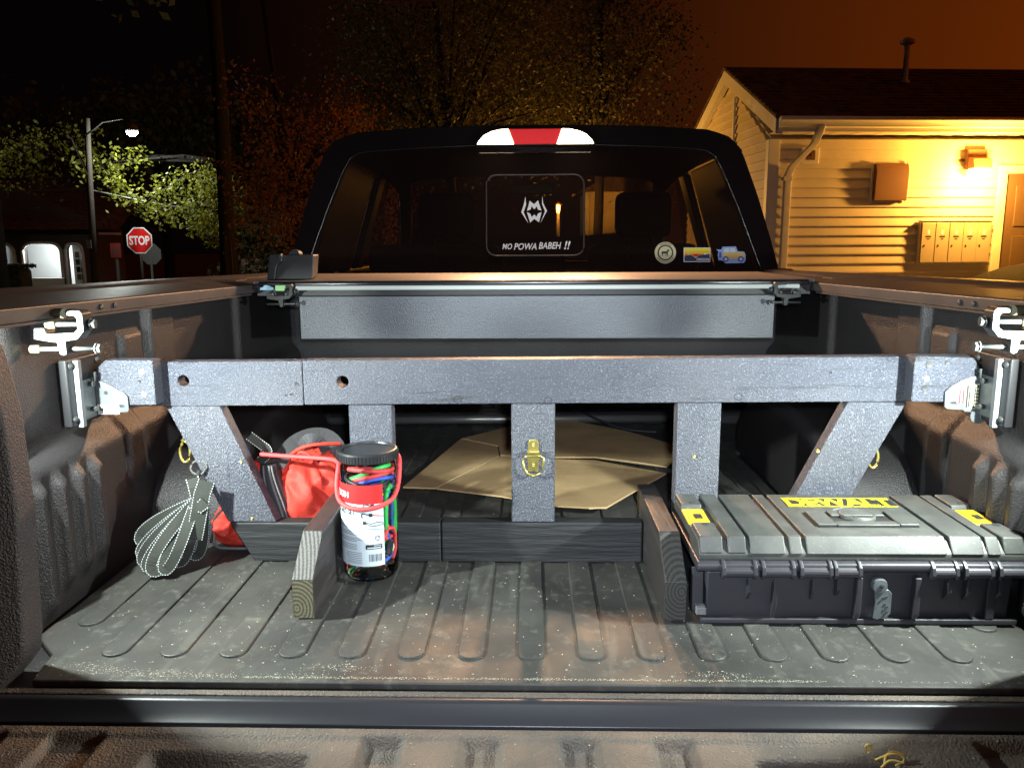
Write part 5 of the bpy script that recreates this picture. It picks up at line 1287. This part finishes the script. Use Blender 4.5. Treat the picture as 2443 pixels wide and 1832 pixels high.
# ------------------------------------------------------------------ dark car behind the rail
car = thing('parked_car', 'dark parked car whose roof shows over the rail below the mailboxes', 'car', (4.55, 5.6, GZ), R(2), local=True)
prof = [(-2.25, 0.35), (-2.28, 0.62), (-2.15, 0.82), (-1.55, 0.93), (-1.35, 0.98), (1.5, 0.98), (2.1, 0.90), (2.25, 0.6), (2.2, 0.35)]
MB().prism(prof, 'y', -0.88, 0.88).build('body', M['car'], car, bev=0.06, seg=3)
cab_p = [(-1.75, 0.96), (-1.62, 1.10), (-1.35, 1.24), (-0.95, 1.37), (-0.5, 1.445), (0.1, 1.46), (0.5, 1.43), (1.2, 1.0)]
ghs = MB().prism(cab_p, 'y', -0.70, 0.70).build('greenhouse', M['car'], car, bev=0.05, seg=3)
for s in (-1, 1):
    for P in ([(-1.45, 1.02), (-1.25, 1.20), (-0.75, 1.35), (-0.35, 1.38), (-0.35, 1.02)], [(-0.28, 1.02), (-0.28, 1.385), (0.15, 1.385), (0.45, 1.34), (0.95, 1.02)]):
        MB().prism(P, 'y', s*0.701, s*0.706).build('side_window', M['black_gloss'], car)
    for xx in (-1.4, 1.4):
        w_ = MB().lathe([(0.20, -0.10), (0.31, -0.10), (0.33, -0.06), (0.33, 0.06), (0.31, 0.10), (0.20, 0.10)], (xx, s*0.80, 0.33), 24, 'y').build('wheel', M['tyre'], car)
        MB().lathe([(0.02, -0.08), (0.20, -0.09), (0.20, 0.09), (0.02, 0.08)], (xx, s*0.80, 0.33), 16, 'y').build('rim', M['rim'], w_)
for s in (-1, 1):
    MB().box(-2.30, -2.22, s*0.55-0.16, s*0.55+0.16, 0.62, 0.74).build('tail_light', M['sign_red'], car, bev=0.01)

# ------------------------------------------------------------------ stop sign and neighbours
def octagon(cx_, cz_, r): return [(cx_+r*math.cos(R(22.5+45*k)), cz_+r*math.sin(R(22.5+45*k))) for k in range(8)]
SX, SY, SZ = -8.99, 18.4, 0.792
ss = thing('stop_sign', 'red octagonal stop sign facing the truck', 'sign', (SX, SY, GZ))
sr = 0.318
pl = MB().prism(octagon(SX, SZ, sr), 'y', SY, SY+0.004).build('sign_plate', M['sign_white'], ss)
MB().prism(octagon(SX, SZ, sr*0.915), 'y', SY-0.004, SY-0.001).build('red_field', M['sign_red'], pl)
vs, fs = text_vf('STOP', 1.0, 0, 0.03)
mnx = min(v.x for v in vs); mxx = max(v.x for v in vs); mny = min(v.y for v in vs); mxy = max(v.y for v in vs)
MB().add([(SX-0.235+(v.x-mnx)/(mxx-mnx)*0.47, SY-0.006, SZ-0.105+(v.y-mny)/(mxy-mny)*0.21) for v in vs], fs).build('lettering', M['sign_white'], pl, recalc=False)
MB().box(SX-0.025, SX+0.025, SY+0.006, SY+0.03, GZ, SZ+0.28).build('post', M['galv_post'], ss)
s2 = thing('sign_back', 'grey back of an octagonal sign half hidden behind the stop sign', 'sign', (-9.32, 19.6, GZ))
MB().prism(octagon(-9.32, 0.47, 0.27), 'y', 19.6, 19.605).build('sign_plate', M['rim'], s2)
MB().box(-9.345, -9.295, 19.575, 19.597, GZ, 0.70).build('post', M['galv_post'], s2)
for (x, y, z, w_, h, lb) in ((-9.62, 18.5, 0.57, 0.12, 0.22, 'small faded red board standing left of the stop sign'),):
    rs = thing('red_board', lb, 'sign', (x, y, GZ))
    MB().box(x-w_, x+w_, y, y+0.02, z-h*0.75, z+h*0.75).build('sign_plate', M['brownh'], rs)
    MB().box(x-0.03, x+0.03, y+0.021, y+0.05, GZ, z).build('post', M['galv_post'], rs)
    for k in range(3):
        MB().box(x-w_*0.7+0.06*k, x-w_*0.7+0.06*k+0.03, y-0.004, y-0.001, z-0.1, z+0.05+0.04*(k % 2)).build('faded_mark', M['wood_pole'], rs)

# utility pole and street lamp
up = thing('utility_pole', 'weathered wooden utility pole standing above the arched porch', 'pole', (-9.45, 17.2, GZ))
MB().tube([(-9.49, 17.2, GZ), (-9.35, 17.2, 2.3), (-9.30, 17.2, 3.3)], [0.075, 0.06, 0.055], 12).build('shaft', M['wood_pole'], up, smooth=True)
MB().tube([(-9.36, 17.16, 2.15), (-9.52, 17.2, 2.5), (-9.68, 17.2, 2.9)], 0.026, 8).build('brace_arm', M['wood_pole'], up, smooth=True)
MB().box(-9.50, -9.40, 17.08, 17.10, 0.62, 0.80).build('tag_plate', M['rim'], up)
stl = thing('street_lamp', 'lit white street lamp glowing high among the leaves', 'street lamp', (-8.3, 17.0, 3.0))
LX, LY, LZ = -8.27, 17.0, 2.97
MB().tube([(-9.30, 17.1, 2.95), (-8.9, 17.05, 3.20), (LX-0.15, LY, 3.26), (LX, LY, LZ+0.18)], 0.018, 8).build('arm', M['bark'], stl, smooth=True)
MB().lathe([(0.02, 0.20), (0.10, 0.16), (0.13, 0.06), (0.12, 0.03)], (LX, LY, LZ), 16).build('hood', M['galv_post'], stl)
MB().lathe([(0.11, 0.03), (0.10, -0.02), (0.05, -0.06), (0.002, -0.07)], (LX, LY, LZ), 16).build('bulb', M['bulb'], stl, smooth=True)
lamp('street_lamp_light', 'POINT', (LX, LY, LZ-0.18), STREET_W, (0.92, 1.0, 0.92), 0.10, stl)
for (a, b_, lb) in (((-24, 19.5, 2.3), (-9.36, 17.2, 1.88), 'dark utility wire sagging from the pole above the arched porch'), ((-9.36, 17.2, 1.84), (-4.3, 19.0, 1.35), 'dark utility wire running from the pole behind the leaves')):
    P = []
    for k in range(25):
        f = k/24; P.append((a[0]+(b_[0]-a[0])*f, a[1]+(b_[1]-a[1])*f, a[2]+(b_[2]-a[2])*f - 0.22*math.sin(PI*f)))
    tag(MB().tube(P, 0.016, 5).build('utility_wire', M['rim'], None), lb, 'wire', 'utility wires')

# ------------------------------------------------------------------ house with arched porch
ah = thing('arched_house', 'house with white arched porch openings lit by a porch lamp', 'house', (-16.0, 26.0, GZ))
AY = 26.0
def arch(x0, x1, zb, zt, n=14):
    cx_ = (x0+x1)/2; hw_ = (x1-x0)/2; r_ = []
    for k in range(n+1):
        t = PI*k/n; r_.append((cx_+hw_*math.copysign(abs(math.cos(t))**0.55, math.cos(t)), zt-0.42+0.42*math.sin(t)**0.7))
    return [(x1, zb)] + r_ + [(x0, zb)]
arches = [(-18.35, -16.85, GZ+0.55, 0.80), (-16.60, -15.30, GZ+0.55, 0.80), (-15.18, -14.60, GZ, 0.76)]
# facade strip pieces around the openings
xs = [-21.0] + [v for a in arches for v in a[:2]] + [-14.15]
for k in range(0, len(xs), 2):
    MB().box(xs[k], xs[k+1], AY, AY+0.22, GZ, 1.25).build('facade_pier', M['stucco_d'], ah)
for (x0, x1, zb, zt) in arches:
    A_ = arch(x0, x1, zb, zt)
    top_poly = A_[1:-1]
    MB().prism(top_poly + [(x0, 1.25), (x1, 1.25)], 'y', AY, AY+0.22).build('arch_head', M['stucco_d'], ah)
    if zb > GZ+0.1: MB().box(x0, x1, AY, AY+0.22, GZ, zb).build('parapet', M['stucco'], ah)
    # white moulding round the opening
    o_ = []
    cx_, cz_ = (x0+x1)/2, (zb+zt)/2
    MB().tube([(p[0]*0.99+cx_*0.01, AY-0.02, p[1]*0.99+cz_*0.01) for p in A_], 0.055, 6).build('arch_moulding', M['stucco'], ah, smooth=True)
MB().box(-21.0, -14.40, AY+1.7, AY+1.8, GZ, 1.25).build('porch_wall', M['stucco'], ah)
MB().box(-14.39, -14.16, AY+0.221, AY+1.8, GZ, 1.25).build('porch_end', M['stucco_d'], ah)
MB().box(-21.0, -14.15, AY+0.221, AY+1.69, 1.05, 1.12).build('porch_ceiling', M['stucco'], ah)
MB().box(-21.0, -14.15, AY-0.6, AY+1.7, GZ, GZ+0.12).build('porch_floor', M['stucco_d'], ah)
ad = MB().box(-15.12, -14.62, AY+0.30, AY+0.36, GZ+0.12, 0.70).build('door', M['stucco'], ah)
for i in range(2):
    for j in range(4):
        MB().box(-15.03+i*0.17, -15.03+i*0.17+0.13, AY+0.285, AY+0.2995, -0.42+j*0.24, -0.42+j*0.24+0.19).build('pane', M['black_gloss'] if (i+j) % 3 else M['door'], ad)
MB().prism([(AY-0.8, 1.20), (AY+0.9, 1.22), (AY+4.5, 3.4), (AY+4.5, 3.5)], 'x', -21.4, -13.8).build('roof', M['roof'], ah)
MB().prism([(-21.0, 1.26), (-14.2, 1.26), (-14.4, 1.55), (-17.5, 2.9), (-20.8, 1.55)], 'y', AY+0.1, AY+0.25).build('gable', M['stucco_d'], ah)
MB().box(-17.95, -17.5, AY+1.60, AY+1.69, -0.1, 0.75).build('window', M['black_gloss'], ah)
pl_ = MB().lathe([(0.02, 0.08), (0.075, 0.05), (0.085, -0.03), (0.03, -0.08)], (-15.86, AY+0.55, 0.80), 14).build('porch_lamp', M['bulb'], ah, smooth=True)
lamp('porch_lamp_light', 'POINT', (-15.86, AY+0.62, 0.62), PORCH_W, (0.90, 0.97, 1.0), 0.08, ah)

# ------------------------------------------------------------------ foliage
def leafy(b_, centre, radius, n, size, rnd, flat=1.0):
    c_ = Vector(centre)
    for i in range(n):
        d = Vector((rnd.gauss(0, 1), rnd.gauss(0, 1), rnd.gauss(0, 1)*flat))
        p = c_ + d*radius*0.55
        a = Vector((rnd.uniform(-1, 1), rnd.uniform(-1, 1), rnd.uniform(-1, 1))).normalized()
        q = a.cross(Vector((rnd.uniform(-1, 1), rnd.uniform(-1, 1), rnd.uniform(-1, 1)))).normalized()
        s_ = size*rnd.uniform(0.6, 1.3)
        b_.add([p-a*s_*0.5, p+q*s_*0.32, p+a*s_*0.6, p-q*s_*0.32], [(0,1,2,3)])
def tree(name, label, base, ht, clumps, leaf, per, lsize, trunk_r=0.15, seed=1, group='trees along the street', spread=0.5, limb_z=0.5):
    rnd = random.Random(seed)
    o = thing(name, label, 'tree', (base[0], base[1], GZ), group=group)
    top = (base[0]+rnd.uniform(-0.2, 0.2), base[1], GZ+ht)
    MB().tube([(base[0], base[1], GZ), (base[0]+0.05, base[1], GZ+ht*0.4), (top[0], top[1], top[2])], [trunk_r, trunk_r*0.8, trunk_r*0.35], 10).build('trunk', M['bark'], o, smooth=True)
    lm = MB()
    for (c_, r_) in clumps[::2]:
        s_ = Vector((base[0], base[1], GZ+ht*limb_z)); e_ = Vector(c_); mid = s_.lerp(e_, 0.5)+Vector((0, 0, 0.12))
        lm.tube([s_, mid, e_], [trunk_r*0.35, trunk_r*0.2, trunk_r*0.06], 6)
    lm.build('limbs', M['bark'], o, smooth=True)
    cr_ = MB()
    for (c_, r_) in clumps: leafy(cr_, c_, r_, int(per*(r_/spread)**2)+10, lsize, rnd)
    cr_.build('crown', leaf, o, recalc=False)
    return o
rnd = random.Random(11)
# green boughs round the street lamp: positions follow the lit boughs seen left of the trunk
def boughs(pts, Y, r): return [((x, Y+rnd.uniform(-0.7, 0.7), z), r*rnd.uniform(0.7, 1.3)) for x, z in pts]
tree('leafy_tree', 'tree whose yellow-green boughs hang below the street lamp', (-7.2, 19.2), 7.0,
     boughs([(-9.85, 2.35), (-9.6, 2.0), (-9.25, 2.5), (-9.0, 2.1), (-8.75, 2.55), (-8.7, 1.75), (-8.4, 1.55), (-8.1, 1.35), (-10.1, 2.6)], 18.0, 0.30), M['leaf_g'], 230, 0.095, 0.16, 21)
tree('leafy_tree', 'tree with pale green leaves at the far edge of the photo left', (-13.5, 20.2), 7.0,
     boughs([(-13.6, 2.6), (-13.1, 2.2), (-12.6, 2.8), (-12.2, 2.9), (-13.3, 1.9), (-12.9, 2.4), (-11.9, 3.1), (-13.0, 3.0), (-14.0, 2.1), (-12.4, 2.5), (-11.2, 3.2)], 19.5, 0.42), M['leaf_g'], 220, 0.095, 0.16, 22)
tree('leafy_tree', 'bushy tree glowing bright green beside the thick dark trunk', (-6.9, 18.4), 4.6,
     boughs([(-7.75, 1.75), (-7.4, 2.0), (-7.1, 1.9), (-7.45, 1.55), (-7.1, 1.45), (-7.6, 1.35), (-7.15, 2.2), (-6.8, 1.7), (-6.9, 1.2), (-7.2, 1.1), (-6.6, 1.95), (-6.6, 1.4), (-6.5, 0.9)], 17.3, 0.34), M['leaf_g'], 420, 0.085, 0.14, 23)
dt = thing('dark_trunk', 'thick dark tree trunk rising beside the bright green leaves', 'tree', (-4.52, 12.0, GZ), group='trees along the street')
MB().tube([(-4.55, 12.0, GZ), (-4.53, 12.0, 1.0), (-4.50, 12.0, 3.0), (-4.55, 12.0, 6.5)], [0.16, 0.115, 0.10, 0.09], 12).build('trunk', M['bark'], dt, smooth=True)
cr_ = MB(); rr_ = random.Random(5)
for k in range(22):
    leafy(cr_, (-4.5+rr_.uniform(-2.2, 1.6), 12+rr_.uniform(-1, 1), 5.4+rr_.uniform(-0.7, 1.4)), 0.6, 130, 0.14, rr_)
cr_.build('crown', M['leaf_d'], dt, recalc=False)
# autumn trees between trunk and cab, near enough to catch the sodium lamp
def cloud(xr, yr, zr, n, r, seed):
    q = random.Random(seed); return [((q.uniform(*xr), q.uniform(*yr), q.uniform(*zr)), r*q.uniform(0.6, 1.3)) for _ in range(n)]
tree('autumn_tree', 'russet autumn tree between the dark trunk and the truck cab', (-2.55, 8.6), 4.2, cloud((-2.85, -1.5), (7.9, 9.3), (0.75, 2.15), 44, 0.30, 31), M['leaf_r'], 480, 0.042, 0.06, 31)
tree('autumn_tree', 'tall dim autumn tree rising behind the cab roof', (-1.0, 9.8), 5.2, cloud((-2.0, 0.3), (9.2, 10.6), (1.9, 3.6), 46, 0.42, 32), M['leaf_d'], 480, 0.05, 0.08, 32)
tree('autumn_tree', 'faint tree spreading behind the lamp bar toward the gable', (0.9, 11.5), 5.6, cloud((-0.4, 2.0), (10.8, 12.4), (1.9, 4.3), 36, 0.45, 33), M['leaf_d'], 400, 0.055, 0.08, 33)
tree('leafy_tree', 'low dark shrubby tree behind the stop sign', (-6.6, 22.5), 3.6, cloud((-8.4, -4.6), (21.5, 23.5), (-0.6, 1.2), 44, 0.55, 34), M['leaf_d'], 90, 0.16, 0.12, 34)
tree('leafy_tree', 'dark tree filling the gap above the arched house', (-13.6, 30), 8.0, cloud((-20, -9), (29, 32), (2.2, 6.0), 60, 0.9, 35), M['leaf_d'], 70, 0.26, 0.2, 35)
# clipped hedges
for (x0, x1, y, zt, lb) in ((-18.2, -16.45, 24.6, 0.22, 'clipped dark hedge at the photo edge before the arched porch'), (-16.25, -15.45, 24.4, 0.10, 'lower clipped hedge between the porch arches and the pole')):
    he = thing('hedge', lb, 'hedge', ((x0+x1)/2, y, GZ), group='clipped hedges before the porch')
    MB().box(x0+0.08, x1-0.08, y-0.35, y+0.35, GZ, zt-0.08).build('core', M['hedge'], he, bev=0.1)
    q = random.Random(int(-x0*10)); b_ = MB()
    for _ in range(2600):
        f = q.random()
        p = Vector((q.uniform(x0, x1), q.uniform(y-0.42, y+0.42), zt+q.uniform(-0.06, 0.03))) if f < 0.45 else Vector((q.uniform(x0, x1), y-0.42+q.uniform(-0.03, 0.03), q.uniform(GZ+0.05, zt)))
        leafy(b_, p, 0.02, 1, 0.08, q)
    b_.build('foliage', M['hedge'], he, recalc=False)
# two thin marker posts
for x in (-4.578, -4.502):
    y = 11.55
    o = MB().box(x*y/12-0.016, x*y/12+0.016, y, y+0.03, GZ, 0.80 if x < -4.55 else 0.74).build('marker_post', M['wood_pole'], None, bev=0.004)
    tag(o, 'taller of two thin posts at the foot of the dark trunk' if x < -4.55 else 'shorter of two thin posts at the foot of the dark trunk', 'post', 'thin posts at the dark trunk')
# pale van far down the street
vn = thing('white_van', 'small pale vehicle far down the street beside the rail catch', 'van', (-10.3, 31.0, GZ+0.25), R(20), local=True)
vn.scale = (0.75, 0.75, 0.75)
MB().prism([(-1.2, 0.3), (1.3, 0.3), (1.3, 1.6), (1.1, 1.75), (-0.6, 1.75), (-0.95, 1.15), (-1.2, 1.05)], 'y', -0.5, 0.5).build('body', M['stucco'], vn, bev=0.06)
MB().prism([(-0.85, 1.2), (-0.55, 1.66), (0.2, 1.66), (0.2, 1.2)], 'y', -0.507, -0.502).build('window', M['black_gloss'], vn)
MB().prism([(0.3, 1.2), (0.3, 1.66), (1.1, 1.66), (1.1, 1.2)], 'y', -0.507, -0.502).build('window', M['black_gloss'], vn)
for xx in (-0.75, 0.85):
    MB().lathe([(0.05, -0.06), (0.28, -0.06), (0.28, 0.06), (0.05, 0.06)], (xx, -0.46, 0.28), 18, 'y').build('wheel', M['tyre'], vn)
# yellow-lit building seen through the cab
yb = thing('far_building', 'small yellow-lit shed glimpsed through the truck cab windows', 'building', (1.35, 12.6, GZ))
MB().box(0.80, 1.90, 12.2, 13.4, GZ, 1.42).build('wall', M['siding'], yb)
MB().prism([(0.70, 1.42), (2.00, 1.42), (1.35, 1.75)], 'y', 12.1, 13.5).build('roof', M['roof'], yb)
for x in (0.80, 1.30, 1.82):
    MB().box(x, x+0.06, 12.17, 12.199, GZ, 1.40).build('trim', M['trimw'], yb)
MB().box(1.40, 1.75, 12.175, 12.199, 0.1, 1.2).build('door', M['door'], yb)
yl = thing('yard_lamp', 'small lit yellow yard lamp glimpsed through the truck slider window', 'lamp', (0.36, 11.0, GZ))
MB().tube([(0.36, 11.0, GZ), (0.36, 11.0, 1.07)], [0.03, 0.02], 10).build('post', M['bark'], yl, smooth=True)
MB().lathe([(0.012, 1.07), (0.022, 1.08), (0.026, 1.16), (0.02, 1.18)], (0.36, 11.0, 0), 12).build('globe', M['sodium'], yl, smooth=True)
MB().lathe([(0.05, 1.182), (0.03, 1.20), (0.002, 1.22)], (0.36, 11.0, 0), 12).build('cap', M['brown'], yl)
lamp('yard_lamp_light', 'POINT', (0.36, 10.90, 1.13), 190.0, SODIUM_C, 0.04, yl)
